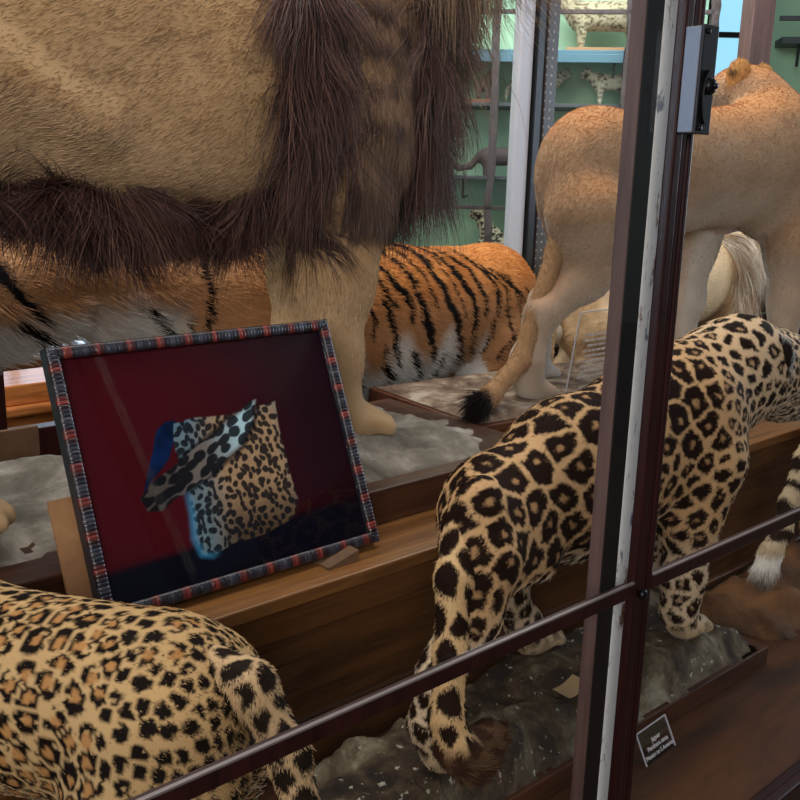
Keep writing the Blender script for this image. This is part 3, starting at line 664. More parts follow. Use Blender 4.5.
# ======== maned lion
def make_lion():
    g = 1.0; wc = 1.80; P = []
    P += [C((.20, wc, 1.79), (.85, wc, 1.785), .25, .275, .08, .78), C((.85, wc, 1.785), (1.30, wc, 1.80), .275, .285, .08, .80)]
    P += [E((.30, wc-.10, 1.72), (.30, .14, .27), .08), E((1.32, wc, 1.72), (.20, .19, .27), .07), C((1.33, wc, 1.88), (1.52, wc, 2.10), .25, .20, .08, .85)]
    P += [E((1.66, wc, 2.28), (.17, .14, .16), .06), C((1.74, wc, 2.24), (1.88, wc, 2.20), .095, .075, .04)]
    # near legs
    P += [E((1.31, wc-.155, 1.68), (.13, .08, .22), .06, -8)]
    P += chain([(1.30, wc-.16, 1.66), (1.27, wc-.16, 1.52), (1.255, wc-.165, 1.36), (1.25, wc-.165, 1.20), (1.255, wc-.165, 1.08)], [.125, .10, .078, .060, .064], .05) + paw((1.315, wc-.165, .995), .082)
    P += chain([(1.45, wc+.14, 1.66), (1.40, wc+.15, 1.50), (1.385, wc+.15, 1.34), (1.385, wc+.15, 1.18), (1.39, wc+.15, 1.07)], [.12, .095, .072, .06, .06], .05) + paw((1.44, wc+.15, .995), .07)
    # hind legs, the near one set back
    P += chain([(.15, wc-.13, 1.62), (.24, wc-.16, 1.40), (.14, wc-.21, 1.22), (.34, wc-.245, 1.06)], [.16, .10, .055, .055], .06) + paw((.43, wc-.25, 1.0), .07)
    P += chain([(.20, wc+.12, 1.62), (.10, wc+.13, 1.40), (-.10, wc+.14, 1.22), (-.08, wc+.14, 1.07)], [.16, .10, .055, .055], .06) + paw((-.02, wc+.14, .995), .07)
    P += [C((.0, wc, 1.9), (-.25, wc+.02, 1.75), .045, .035, .05), C((-.25, wc+.02, 1.75), (-.38, wc+.05, 1.3), .035, .03, .03)]
    # creases of the hide on the flank
    P += [E((.94, wc-.045, 1.665), (.28, .20, .18), .08)]
    P += [C((.42, wc-.20, 1.80), (.72, wc-.20, 1.66), .035, .03, .06)]
    V, Q = sculpt(P, .011, lambda p: .004*noise(p, 9, 3))
    tan = srgb(190, 156, 116); pale = srgb(196, 174, 146); brown = srgb(104, 80, 60)
    def colf(p, n):
        s, w, z = p.T
        c = mix(np.broadcast_to(tan, p.shape), np.broadcast_to(pale, p.shape), np.clip(sst(.1, -.6, n[:, 2])*.5+.4*noise(p, 4, 7)*.5, 0, 1))
        c = c*(1+.10*fbm(p, 16, 2)+.06*noise(p, 45, 3))[:, None]
        c = mix(c, np.broadcast_to(brown, p.shape), sst(1.60, 1.50, z+.03*noise(p, 8, 1))*sst(1.44, 1.48, z)*(s < 1.22)*.8)
        return mix(c, np.broadcast_to(srgb(140, 108, 84), p.shape), sst(1.22, 1.32, s)*sst(1.5, 1.6, z)*.7)
    org = (.8, wc, g)
    o = animal('maned_lion', V, Q, org, colf, M['fur'], 'huge stuffed male lion with a dark mane standing behind the framed photograph', 'lion')
    Vl = V-np.array(org); O = np.array(org)
    def flow(p, n):
        f = np.tile(np.array([-1., 0, -.45]), (len(p), 1)); leg = sst(.52, .40, p[:, 2])[:, None]
        return f*(1-leg)+np.array([-.1, 0, -1.])*leg
    fur('coat', Vl, Q, 330000, lambda p, n: .006+.011*sst(.05, .3, p[:, 2]), flow, lambda p, n: colf(p+O, n), M['fur'], o, .2, 3, .0017, wfn=lambda p, n: np.where(n[:, 1] < .4, 1., .25), jit=.14, wave=.16, wfreq=26, var=.16)
    # mane: long strands from neck, chest, behind the shoulder; belly fringe
    def wm(p, n):
        s, w, z = (p+O).T
        A = sst(1.08, 1.12, s)*sst(1.24, 1.15, s)*(z > 1.66)*1.3
        B = sst(1.43, 1.50, s-.25*np.maximum(z-1.9, 0))*(z > 1.60)*(s < 1.78)
        zt = 1.575-.04*np.exp(-((s-.90)/.16)**2)+.018*noise(p, 9, 41)
        Cc = sst(zt+.012, zt-.03, z)*sst(.05, .2, s)*sst(1.20, 1.10, s)*(z > 1.44)*1.1*(w < 2.05)
        return A+B+Cc+.0001
    def mlen(p, n):
        s, w, z = (p+O).T
        k = .75+.5*noise(p, 9, 31)
        return np.where((s < 1.20) & (z < 1.64), .120+.05*(z-1.5), np.where(s < 1.34, .225, .265))*k
    dk = srgb(52, 36, 37); red = srgb(122, 86, 76); tn = srgb(176, 148, 116)
    def mcol(p, n):
        q = p+O; s, w, z = q.T
        t = np.clip(.5+.9*noise(q, 30, 4)+.35*np.random.default_rng(5).normal(size=len(p)), 0, 1)
        c = mix(np.broadcast_to(dk, p.shape), np.broadcast_to(red, p.shape), t*.75)
        c = mix(c, np.broadcast_to(tn, p.shape), np.clip(sst(1.50, 1.62, s+.05*noise(q, 14, 9))*sst(1.84, 1.95, z)*.9+.25*(noise(q, 25, 8) > .55)*(s < 1.1), 0, 1))
        return c
    mane = fur('mane', Vl, Q, 90000, mlen, (-.08, 0, -1.), mcol, M['glossfur'], o, .3, 9, .0015, wfn=lambda p, n: wm(p, n)-.0001, jit=.3, var=.28, droop=.4, wave=.85, wfreq=15, seed=9, lvar=.5)
    mane['label'] = 'long dark brown mane and belly fringe'
    # rough tuft of brown hair at the elbow and on the shoulder
    def ws(p, n):
        s, w, z = (p+O).T; return (s > 1.22)*(s < 1.46)*(z > 1.52)*(z < 1.95)*(w < 1.8)+.00001
    def scol(p, n):
        q = p+O; t = np.clip(.5+noise(q, 26, 14), 0, 1)
        c = mix(np.broadcast_to(srgb(70, 50, 44), p.shape), np.broadcast_to(srgb(146, 116, 94), p.shape), t*.8)
        return mix(c, np.broadcast_to(srgb(60, 42, 34), p.shape), sst(1.62, 1.54, q[:, 2])*sst(1.44, 1.50, q[:, 2])*.7)
    fur('shoulder_hair', Vl, Q, 22000, lambda p, n: .035+.04*sst(.72, .5, p[:, 2]), (-.15, 0, -1.), scol, M['glossfur'], o, .2, 6, .0017, wfn=ws, jit=.15, var=.2, droop=.5, wave=.35, seed=12)
    return o
make_lion()

# ======== lioness (a little turned from the line of the case)
def make_lioness():
    org = (2.02, 1.86, .955); O = np.array([0, 0, 0])
    P = []
    # local: x forward from the hind feet, y left, z up from the plinth
    P += [C((.37, 0, .63), (.70, 0, .66), .195, .185, .08, .8), C((.70, 0, .66), (1.25, 0, .69), .185, .215, .08, .78)]
    P += [E((.345, 0, .665), (.16, .125, .165), .06), E((1.28, 0, .66), (.2, .15, .24), .07), C((1.20, 0, .76), (1.24, .06, .88), .17, .115, .08, .85)]
    P += [E((1.22, .13, .945), (.125, .115, .085), .04, 0, 70), C((1.23, .16, .92), (1.26, .29, .88), .07, .05, .04)]
    # near hind
    P += [E((.28, -.08, .56), (.12, .075, .22), .06, -6)]
    P += chain([(.24, -.10, .52), (.24, -.10, .36), (.08, -.10, .25), (.03, -.10, .12), (.04, -.10, .06)], [.125, .075, .045, .042, .046], .04) + paw((.08, -.10, 0), .058)
    # far hind
    P += chain([(.36, .07, .55), (.42, .09, .36), (.28, .10, .25), (.25, .10, .12), (.26, .10, .06)], [.115, .075, .045, .042, .046], .04) + paw((.28, .10, 0), .058)
    # fore legs
    P += chain([(1.30, -.10, .60), (1.27, -.10, .40), (1.28, -.10, .22), (1.28, -.10, .08)], [.12, .085, .06, .052], .05) + paw((1.33, -.10, 0), .06)
    P += chain([(1.02, .10, .58), (.98, .10, .40), (.97, .10, .22), (.97, .10, .08)], [.11, .08, .058, .05], .05) + paw((1.02, .10, 0), .06)
    V, Q = sculpt(P, .011, lambda p: .003*noise(p, 9, 3))
    org_ = srgb(188, 138, 96); tan = srgb(174, 144, 116); pale = srgb(206, 200, 192)
    def colf(p, n):
        x, y, z = p.T
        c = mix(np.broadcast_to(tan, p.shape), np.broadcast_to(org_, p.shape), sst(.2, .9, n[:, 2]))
        inner = sst(.2, .9, np.abs(n[:, 1]))*(np.sign(n[:, 1])*np.sign(y) < 0)
        c = mix(c, np.broadcast_to(pale, p.shape), np.clip(.9*inner*(z < .52)+.55*sst(.0, -.7, n[:, 2])+.35*sst(.5, .2, z), 0, 1))
        return c*(1+.12*fbm(p, 14, 2)+.05*noise(p, 60, 4))[:, None]
    me = np_mesh('standing_lioness', V, Q); ca = me.color_attributes.new('tint', 'FLOAT_COLOR', 'POINT')
    ca.data.foreach_set('color', np.concatenate([np.clip(colf(V, vnormals(V, Q)), 0, 1), np.ones((len(V), 1))], 1).astype(np.float32).ravel())
    o = link('standing_lioness', me, M['fur'], None, org); o.rotation_euler.z = ANG-math.radians(6)
    tag(o, 'stuffed tan lioness standing on the board plinth, looking away, black tuft on its tail', 'lioness')
    def flow(p, n):
        leg = sst(.42, .3, p[:, 2])[:, None]; return np.array([-1., 0, -.4])*(1-leg)+np.array([-.1, 0, -1.])*leg
    fur('coat', V, Q, 170000, lambda p, n: .005+.008*sst(.05, .3, p[:, 2]), flow, colf, M['fur'], o, .22, 3, .0022, jit=.16, wave=.1, wfreq=20)
    # tail
    T = chain([(.29, 0, .69), (.225, -.035, .62), (.15, -.07, .42), (.055, -.10, .25), (-.02, -.13, .13), (-.16, -.17, .055), (-.22, -.20, .045)], [.045, .034, .028, .026, .025, .026, .024], .02)
    Vt, Qt = sculpt(T, .006)
    ct = lambda p, n: mix(np.broadcast_to(srgb(176, 140, 104), p.shape), np.broadcast_to(srgb(26, 20, 22), p.shape), sst(-.17, -.20, p[:, 0]))
    met = np_mesh('tail', Vt, Qt); ca = met.color_attributes.new('tint', 'FLOAT_COLOR', 'POINT')
    ca.data.foreach_set('color', np.concatenate([ct(Vt, 0), np.ones((len(Vt), 1))], 1).astype(np.float32).ravel())
    t = link('tail', met, M['fur'], o); t['label'] = 'tan tail with a black tuft'
    fur('tail_hair', Vt, Qt, 16000, lambda p, n: .012+.05*sst(-.17, -.21, p[:, 0]), (-.8, -.4, -.5), ct, M['fur'], t, .3, 4, .0018)
    for y, x in ((.09, 1.13), (.13, 1.32)):
        c = np.array([x-.0, y+.0, 1.0]); Ve, Qe = sculpt([E(c, (.024, .034, .038), .01, 0, 50), C(c+[0, .01, -.02], c+[.01, .02, -.05], .028, .035, .02)], .004)
        ce = lambda p, n, c=c: mix(np.broadcast_to(srgb(206, 160, 104), p.shape), np.broadcast_to(srgb(50, 34, 28), p.shape), np.clip(1-np.hypot((p[:, 2]-c[2]+.012)/.022, (p[:, 1]-c[1]-.004)/.026), 0, 1)*1.1)
        me = np_mesh('ear', Ve, Qe); ca = me.color_attributes.new('tint', 'FLOAT_COLOR', 'POINT'); ca.data.foreach_set('color', np.concatenate([ce(Ve, 0), np.ones((len(Ve), 1))], 1).astype(np.float32).ravel())
        e = link('ear', me, M['fur'], o); fur('ear_hair', Ve, Qe, 2500, .014, (-.2, 0, 1.), ce, M['fur'], e, .4, 3, .0016)
    nose_leather(o, (1.27, .335, .895), .022); eyeball(o, (1.18, .225, .96), .013); eyeball(o, (1.30, .215, .96), .013)
    return o
make_lioness()

# ======== second, paler lion further back
def make_lion2():
    org = (3.9, 2.72, .502); P = []
    P += [C((-.38, 0, .52), (.25, 0, .52), .20, .20, .08, .8), C((.25, 0, .52), (.75, 0, .56), .20, .20, .07, .85), C((.75, 0, .62), (.98, -.03, .68), .17, .13, .07, .9), E((1.05, -.05, .70), (.13, .11, .12), .05)]
    P += [E((-.42, -.06, .45), (.14, .11, .2), .06)]
    for (x, y, dx) in ((-.42, -.11, -.07), (-.30, .11, .0)):
        P += chain([(x, y, .42), (x+.06, y, .28), (x-.06+dx, y, .19), (x-.05+dx, y, .05)], [.12, .07, .042, .042], .04) + paw((x+dx, y, 0), .052)
    for (x, y) in ((.72, -.11), (.86, .11)):
        P += chain([(x, y, .48), (x, y, .28), (x+.01, y, .06)], [.10, .065, .048], .04) + paw((x+.05, y, 0), .055)
    P += chain([(-.55, -.02, .60), (-.64, -.03, .42), (-.66, -.05, .25)], [.04, .03, .028], .03)
    V, Q = sculpt(P, .012)
    def colf(p, n):
        c = mix(np.broadcast_to(srgb(220, 190, 150), p.shape), np.broadcast_to(srgb(168, 132, 98), p.shape), sst(.42, .20, p[:, 2])*.8)
        c = mix(c, np.broadcast_to(srgb(150, 112, 70), p.shape), sst(.35, .7, noise(p, 5, 2))*.5)
        return c*(1+.1*fbm(p, 14, 2))[:, None]
    o = animal('pale_lion', V+np.array(org), Q, org, colf, M['fur'], 'pale stuffed lion seen under the lioness, standing on the case floor behind her', 'lion')
    fl = lambda p, n: np.where((p[:, 2] < .3)[:, None], np.array([-.1, 0, -1.]), np.array([-1., 0, -.4]))
    fur('coat', V, Q, 50000, .016, fl, colf, M['fur'], o, .25, 3, .003, jit=.2)
    mc = lambda p, n: mix(np.broadcast_to(srgb(150, 118, 88), p.shape), np.broadcast_to(srgb(222, 206, 186), p.shape), np.clip(.5+noise(p, 14, 4), 0, 1))
    m_ = fur('mane', V, Q, 14000, .17, (.15, 0, -1.), mc, M['glossfur'], o, .3, 6, .0032, wfn=lambda p, n: (p[:, 0] > .66)*(p[:, 2] > .42)*(p[:, 0] < 1.1)+1e-6, droop=.6, wave=.35, wfreq=9)
    m_['label'] = 'shaggy cream and brown mane'
    for y in (-.035, .02):
        bm = bmesh.new(); bmesh.ops.create_uvsphere(bm, u_segments=16, v_segments=12, radius=.04, matrix=Matrix.Diagonal((1, .8, 1.2, 1)))
        me_o = bm_obj('scrotum', bm, plain('pale_skin', srgb(206, 196, 180), .7), o, (-.60, y, .40), smooth=True) if y < 0 else None
        if me_o is None: bm.free()
    return o
make_lion2()

# ======== tiger, facing the other way, on the case floor
def unproj(px, py, w):
    d = _f+_r*((px-400)/950)-_u*((py-400)/950); nsv = Vector(NS); t = w/d.dot(nsv); q = Vector((0, 0, CAM_Z))+d*t
    return q.dot(Vector(US)), q.z
def make_tiger():
    wc = 2.37; org = (1.8, wc, .502); P = []
    P += [C((2.49, wc, 1.145), (2.0, wc, 1.12), .195, .225, .08, .85), C((2.0, wc, 1.12), (1.45, wc, 1.13), .225, .215, .08, .85)]
    P += [E((2.52, wc, 1.13), (.17, .17, .19), .07), E((1.40, wc, 1.12), (.22, .19, .24), .07), C((1.40, wc, 1.20), (1.05, wc-.02, 1.275), .175, .12, .07, .95)]
    P += [E((.84, wc-.04, 1.30), (.15, .14, .125), .05), C((.74, wc-.05, 1.23), (.64, wc-.06, 1.21), .085, .07, .04)]
    P += chain([(2.50, wc-.10, .98), (2.38, wc-.11, .84), (2.48, wc-.11, .72), (2.44, wc-.11, .55)], [.14, .09, .052, .048], .05) + paw((2.38, wc-.11, .502), .062, math.pi)
    P += chain([(2.46, wc+.10, .98), (2.40, wc+.11, .82), (2.52, wc+.11, .72), (2.50, wc+.11, .55)], [.14, .09, .052, .048], .05) + paw((2.46, wc+.11, .502), .062, math.pi)
    for x, y in ((1.42, -.11), (1.30, .11)):
        P += chain([(x, wc+y, 1.0), (x, wc+y, .78), (x-.01, wc+y, .56)], [.12, .08, .058], .05) + paw((x-.06, wc+y, .502), .066, math.pi)
    P += chain([(2.60, wc, 1.16), (2.72, wc+.02, 1.0), (2.80, wc+.04, .78)], [.05, .038, .034], .04)
    P += [C((2.05, wc-.02, .93), (1.5, wc-.02, .95), .10, .10, .08, .9)]
    V, Q = sculpt(P, .0095)
    st = [([(480,125),(530,170),(555,250),(570,310),(595,360),(600,400)],9),([(560,135),(610,200),(640,280),(645,360),(635,430)],7),([(430,140),(465,220),(480,300),(505,370),(515,450)],8),([(480,300),(484,350),(500,400),(510,440)],6),
          ([(385,150),(410,220),(440,290),(450,340)],7),([(350,165),(385,240),(400,300)],7),([(470,150),(500,210),(525,300)],4),([(600,140),(650,200),(675,270),(675,330)],6),([(375,290),(395,350),(415,460)],8),
          ([(335,270),(345,340),(345,390)],6),([(455,430),(480,490),(460,560)],8),([(380,420),(375,470),(400,500),(365,590)],7),([(420,530),(380,590),(370,610)],7),([(330,500),(325,560)],7),([(610,390),(605,450),(600,490)],6),
          ([(655,155),(700,210),(715,270),(710,330),(690,400)],5),([(695,185),(740,250),(735,330)],5),([(720,200),(760,255),(765,300)],4),([(545,440),(540,500),(520,530)],6),([(490,530),(455,590)],6),([(660,470),(630,510),(590,540)],7),([(560,150),(590,230),(600,290),(615,330)],3),([(745,215),(775,280),(770,340)],4),([(700,395),(680,450)],5),([(745,330),(735,400),(705,450)],4),([(790,250),(800,310),(790,380)],4),([(770,360),(755,430)],4)]
    seg = []
    for pl, wd in st:
        pts = [unproj(250+a/2.857, 200+b/2.857, 2.19) for a, b in pl]
        for i in range(len(pts)-1): seg.append((*pts[i], *pts[i+1], wd/2.857/215*(.75 if i in (0, len(pts)-2) else 1.1)))
    rr = np.random.default_rng(8)
    for s0 in np.arange(1.30, 1.75, .15):          # stripes of the part hidden behind the lion and picture
        z0 = 1.40; s = s0; 
        for k in range(5):
            s2 = s+rr.normal()*.012+.008; seg.append((s, z0, s2, z0-.09, .010*rr.uniform(.5, 1.1))); s = s2; z0 -= .09
    for s0, z0, s1, z1 in ((.74, 1.36, .80, 1.26), (.76, 1.24, .86, 1.16), (.96, 1.17, 1.04, 1.13), (1.10, 1.24, 1.14, 1.18), (1.15, 1.18, 1.20, 1.10), (1.22, 1.20, 1.24, 1.12)): seg.append((s0, z0, s1, z1, .012))
    seg = np.array(seg)
    def colf(p, n):
        s, w, z = p.T; ss = s+.010*noise(p, 22, 3)+.004*noise(p, 70, 5); zz = z+.006*noise(p, 30, 9); d = np.full(len(p), 9.)
        for a0, b0, a1, b1, wd in seg:
            L2 = (a1-a0)**2+(b1-b0)**2+1e-9; t = np.clip(((ss-a0)*(a1-a0)+(zz-b0)*(b1-b0))/L2, 0, 1)
            d = np.minimum(d, np.hypot(ss-a0-t*(a1-a0), zz-b0-t*(b1-b0))/wd)
        org1 = srgb(206, 140, 80); tan = srgb(180, 136, 98); wh = srgb(224, 224, 222)
        c = mix(np.broadcast_to(tan, p.shape), np.broadcast_to(org1, p.shape), sst(1.10, 1.28, z)*sst(1.2, 1.9, s))
        lim = 1.035+.05*np.sin(s*30)+.03*noise(p, 12, 8)
        c = mix(c, np.broadcast_to(wh, p.shape), np.maximum(sst(lim+.05, lim-.05, z)*(s > 1.45)*(s < 2.35), sst(1.275, 1.21, z+.03*noise(p, 14, 8))*sst(1.25, 1.15, s)))
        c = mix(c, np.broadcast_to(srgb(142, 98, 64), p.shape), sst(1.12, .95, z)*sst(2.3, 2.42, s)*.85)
        c = c*(1+.1*fbm(p, 16, 2))[:, None]
        return mix(c, np.broadcast_to(srgb(22, 17, 18), p.shape), 1-sst(.8, 1.15, d))
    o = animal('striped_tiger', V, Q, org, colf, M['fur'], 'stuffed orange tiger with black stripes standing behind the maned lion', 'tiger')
    O = np.array(org); Vl = V-O; cl = lambda p, n: colf(p+O, n)
    def flow(p, n):
        leg = sst(.40, .25, p[:, 2])[:, None]; return np.array([1., 0, -.55])*(1-leg)+np.array([.1, 0, -1.])*leg
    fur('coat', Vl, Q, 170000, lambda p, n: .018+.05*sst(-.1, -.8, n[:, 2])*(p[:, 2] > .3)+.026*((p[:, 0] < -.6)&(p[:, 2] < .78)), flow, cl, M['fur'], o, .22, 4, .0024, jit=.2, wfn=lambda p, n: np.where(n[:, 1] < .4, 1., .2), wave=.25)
    for y in (-.1, .08):
        c = np.array([.98, wc-.04+y, 1.38]); Ve, Qe = sculpt([E(c, (.02, .045, .05), .01)], .006)
        me = np_mesh('ear', Ve-O, Qe); ca = me.color_attributes.new('tint', 'FLOAT_COLOR', 'POINT'); ca.data.foreach_set('color', np.tile([.03, .02, .02, 1], (len(Ve), 1)).astype(np.float32).ravel()); link('ear', me, M['fur'], o)
    nose_leather(o, (.57-org[0], wc-.06-org[1], 1.24-org[2]), .026); eyeball(o, (.70-org[0], wc-.145-org[1], 1.31-org[2]), .014)
    return o
make_tiger()

# ======== leopard in front, seen over its back
def make_leopard():
    P = []
    P += [C((.10, 0, .515), (.42, 0, .50), .128, .135, .05, .9), C((.42, 0, .50), (.85, 0, .52), .135, .145, .05, .88)]
    P += [E((.06, 0, .50), (.10, .118, .12), .05), E((.88, 0, .50), (.12, .115, .17), .05), C((.90, 0, .57), (1.08, .02, .66), .11, .09, .05), E((1.16, .02, .68), (.09, .08, .085), .04), C((1.2, .02, .65), (1.27, .02, .63), .05, .04, .03)]
    P += [E((.05, .065, .44), (.09, .06, .14), .05, 10), E((.05, -.065, .44), (.09, .06, .14), .05, 10)]
    for y, dx in ((.085, .0), (-.085, .1)):
        P += chain([(.06+dx, y, .42), (.12+dx, y, .30), (-.01+dx, y, .20), (.0+dx, y, .05)], [.09, .06, .034, .034], .035) + paw((.05+dx, y, 0.002), .04)
        P += chain([(.88-dx, y, .44), (.86-dx, y, .26), (.86-dx, y, .06)], [.075, .05, .04], .035) + paw((.90-dx, y, 0.002), .043)
    V, Q = sculpt(P, .0052)
    def rf(p, n):
        r = np.full(len(p), .0255); r = np.where(p[:, 0] < .09, .0165, r); r = np.where(p[:, 2] > .625, .021, r); r = np.where(p[:, 2] < .40, .022, r); return r*(1+.2*noise(p, 20, 5))
    S, Rr = scatter_seeds(V, Q, rf, 14000, 5)
    def colf(p, n):
        pw = p+vnoise(p, 80, 5)*.0035
        d1, d2, ix = near2(pw, S, Rr); r = Rr[ix]; ph = noise(p, 95, 12)+.5*noise(p, 170, 13)
        out = sst(.12, .20, d2-d1)*(1-sst(.74, .82, d1))
        ring = sst(.25, .31, d1)*out*(ph > -.42); small = r < .0205
        ring = np.where(small, sst(.22, .30, d2-d1)*(1-sst(.60, .66, d1))*(ph > -.8), ring)
        base = mix(np.broadcast_to(srgb(186, 152, 106), p.shape), np.broadcast_to(srgb(198, 182, 160), p.shape), np.clip(sst(.42, .30, p[:, 2])+.5*sst(.47, .38, p[:, 2]), 0, 1))
        base = mix(base, np.broadcast_to(srgb(164, 112, 62), p.shape), (1-sst(.30, .40, d1))*~small*.8)
        base = base*(1+.09*fbm(p, 14, 4))[:, None]
        return mix(base, np.broadcast_to(srgb(22, 15, 12), p.shape), ring)
    me = np_mesh('spotted_leopard', V, Q); ca = me.color_attributes.new('tint', 'FLOAT_COLOR', 'POINT')
    ca.data.foreach_set('color', np.concatenate([np.clip(colf(V, vnormals(V, Q)), 0, 1), np.ones((len(V), 1))], 1).astype(np.float32).ravel())
    o = link('spotted_leopard', me, M['fur']); o.location = (-.198, .97, .5); o.scale = (.925, .925, .925); o.rotation_euler = (0, 0, math.radians(164))
    tag(o, 'stuffed leopard with small dense rosettes, its back and rump just inside the front glass', 'leopard')
    def flow(p, n):
        leg = sst(.30, .18, p[:, 2])[:, None]; return np.array([-1., 0, -.3])*(1-leg)+np.array([-.1, 0, -1.])*leg
    fur('coat', V, Q, 300000, .008, flow, colf, M['fur'], o, .2, 3, .0011, jit=.16)
    T = chain([(.02, 0, .585), (-.045, .005, .578), (-.10, .02, .51), (-.135, .035, .40), (-.16, .04, .27), (-.19, .04, .15), (-.25, .04, .12)], [.036, .029, .024, .022, .021, .021, .02], .02)
    Vt, Qt = sculpt(T, .0048); S2, R2 = scatter_seeds(Vt, Qt, lambda p, n: np.full(len(p), .027), 3000, 2)
    def ct(p, n):
        d1, d2, ix = near2(p+vnoise(p, 60, 5)*.005, S2, R2); return mix(np.broadcast_to(srgb(190, 160, 122), p.shape), np.broadcast_to(srgb(30, 22, 17), p.shape), sst(.25, .34, d2-d1))
    met = np_mesh('tail', Vt, Qt); ca = met.color_attributes.new('tint', 'FLOAT_COLOR', 'POINT')
    ca.data.foreach_set('color', np.concatenate([ct(Vt, 0), np.ones((len(Vt), 1))], 1).astype(np.float32).ravel())
    t = link('tail', met, M['fur'], o); fur('tail_hair', Vt, Qt, 30000, .009, (-.1, 0, -1.), ct, M['fur'], t, .3, 3, .0011)
    for y in (-.05, .09):
        c = np.array([1.12, y, .755]); Ve, Qe = sculpt([E(c, (.014, .028, .03), .01), C(c+[0, 0, -.02], c+[0, 0, -.045], .024, .03, .02)], .004)
        mee = np_mesh('ear', Ve, Qe); ca = mee.color_attributes.new('tint', 'FLOAT_COLOR', 'POINT'); ca.data.foreach_set('color', np.tile([.03, .02, .02, 1], (len(Ve), 1)).astype(np.float32).ravel()); link('ear', mee, M['fur'], o)
    nose_leather(o, (1.31, .02, .64), .016); eyeball(o, (1.225, -.04, .70), .011); eyeball(o, (1.225, .08, .70), .011)
    return o
make_leopard()
# ------------------------------------------------------------ small things in the showcase
def quad_board(name, pts, thick, mat, label, cat):
    """upright or lying board from four (s,w,z) corners of one face"""
    pts = [np.array(p, float) for p in pts]; n = nrm(np.cross(pts[1]-pts[0], pts[3]-pts[0])); b = np.array(pts[0])
    bm = bmesh.new(); v0 = [bm.verts.new(p-b) for p in pts]; v1 = [bm.verts.new(p-b+n*thick) for p in pts]
    bm.faces.new(v0[::-1]); bm.faces.new(v1)
    for i in range(4): bm.faces.new([v0[i], v0[(i+1) % 4], v1[(i+1) % 4], v1[i]])
    bmesh.ops.recalc_face_normals(bm, faces=bm.faces)
    return tag(bm_obj(name, bm, mat, None, tuple(b)), label, cat)
quad_board('fibreboard_prop', [(.53, 1.362, .8905), (.70, 1.362, .8905), (.70, 1.438, 1.070), (.53, 1.438, 1.070)], .006, M['mdf'], 'tan fibreboard upright behind the lower left of the framed photograph', 'board')
foot = empty('photograph_rest', 1.02, 1.29, .8895, 'small wooden wedge under the right end of the framed photograph', 'wedge')
bm = bmesh.new(); a = [bm.verts.new(p) for p in ((-.05, -.015, 0), (.02, -.015, 0), (.02, -.015, .022), (-.05, -.015, .004))]; c = [bm.verts.new((v.co.x, .03, v.co.z)) for v in a]
bm.faces.new(a[::-1]); bm.faces.new(c)
for i in range(4): bm.faces.new([a[i], a[(i+1) % 4], c[(i+1) % 4], c[i]])
bmesh.ops.recalc_face_normals(bm, faces=bm.faces); bm_obj('wedge', bm, M['mdf_dark'], foot)
cbox('brown_fibreboard', .30, .75, 2.052, 2.066, .5005, 1.024, M['mdf_dark'], None, .002); tag(bpy.data.objects['brown_fibreboard'], 'plain brown fibreboard panel standing behind the lion rock at the left', 'board')
# loose paper tag on the rock
bm = bmesh.new(); xs = np.linspace(-.037, .037, 9)
for i in range(8):
    z0, z1 = [.006*((x/.037)**2) for x in (xs[i], xs[i+1])]
    v = [bm.verts.new(p) for p in ((xs[i], -.019, z0), (xs[i+1], -.019, z1), (xs[i+1], .019, z1), (xs[i], .019, z0))]; bm.faces.new(v)
bmesh.ops.remove_doubles(bm, verts=bm.verts, dist=1e-5)
bmesh.ops.solidify(bm, geom=bm.faces, thickness=.0012)
o = bm_obj('paper_tag', bm, plain('buff_card', srgb(176, 146, 104), .7), None, (1.345, 1.0, .640)); o.rotation_euler.z += .15; o.rotation_euler.x = .1
tag(o, 'small blank buff card tag lying on the brown rock between the jaguar feet', 'tag')
# clear label with white lettering
M['acrylic'] = glass_mat('acrylic', (.97, .975, .98), .25)
M['acrylic_edge'] = plain('acrylic_edge', srgb(190, 190, 200), .3)
M['lettering'] = plain('white_lettering', srgb(225, 222, 226), .6)
def acrylic(name, origin, W_, H_, tilt, yaw, label, cat, lip=0):
    o = empty(name, *origin, label, cat, rot=yaw)
    Rm = Matrix.Rotation(tilt, 4, 'X')
    bm = bmesh.new(); box(bm, 0, W_, -.001, .001, 0, H_); bmesh.ops.transform(bm, matrix=Rm, verts=bm.verts); bm_obj('sheet', bm, M['acrylic'], o)
    bm = bmesh.new(); e = .0011
    for (x0, x1, z0, z1) in ((-e, e, 0, H_), (W_-e, W_+e, 0, H_), (0, W_, H_-e, H_+e)): box(bm, x0, x1, -.0013, .0013, z0, z1)
    bmesh.ops.transform(bm, matrix=Rm, verts=bm.verts); bm_obj('polished_edge', bm, M['acrylic_edge'], o)
    if lip:
        bm = bmesh.new(); box(bm, 0, W_, 0, lip, 0.0002, .002); box(bm, -e, e, 0, lip, .0003, .0024); bm_obj('foot', bm, M['acrylic'], o)
    return o, Rm
def text(body, size, x, z, parent, Rm, align='CENTER', sx=1):
    cu = bpy.data.curves.new('lettering', 'FONT'); cu.body = body; cu.size = size; cu.align_x = align; cu.extrude = .0003
    cu.materials.append(M['lettering']); tmp = bpy.data.objects.new('lettering', cu); COL.objects.link(tmp); bpy.context.view_layer.update()
    me = bpy.data.meshes.new_from_object(tmp.evaluated_get(bpy.context.evaluated_depsgraph_get())); bpy.data.objects.remove(tmp)
    o = bpy.data.objects.new('lettering', me); COL.objects.link(o); o.parent = parent
    o.matrix_local = Rm @ Matrix.Translation((x, -.0018, z)) @ Matrix.Rotation(math.pi/2, 4, 'X') @ Matrix.Diagonal((sx, 1, 1, 1)); return o
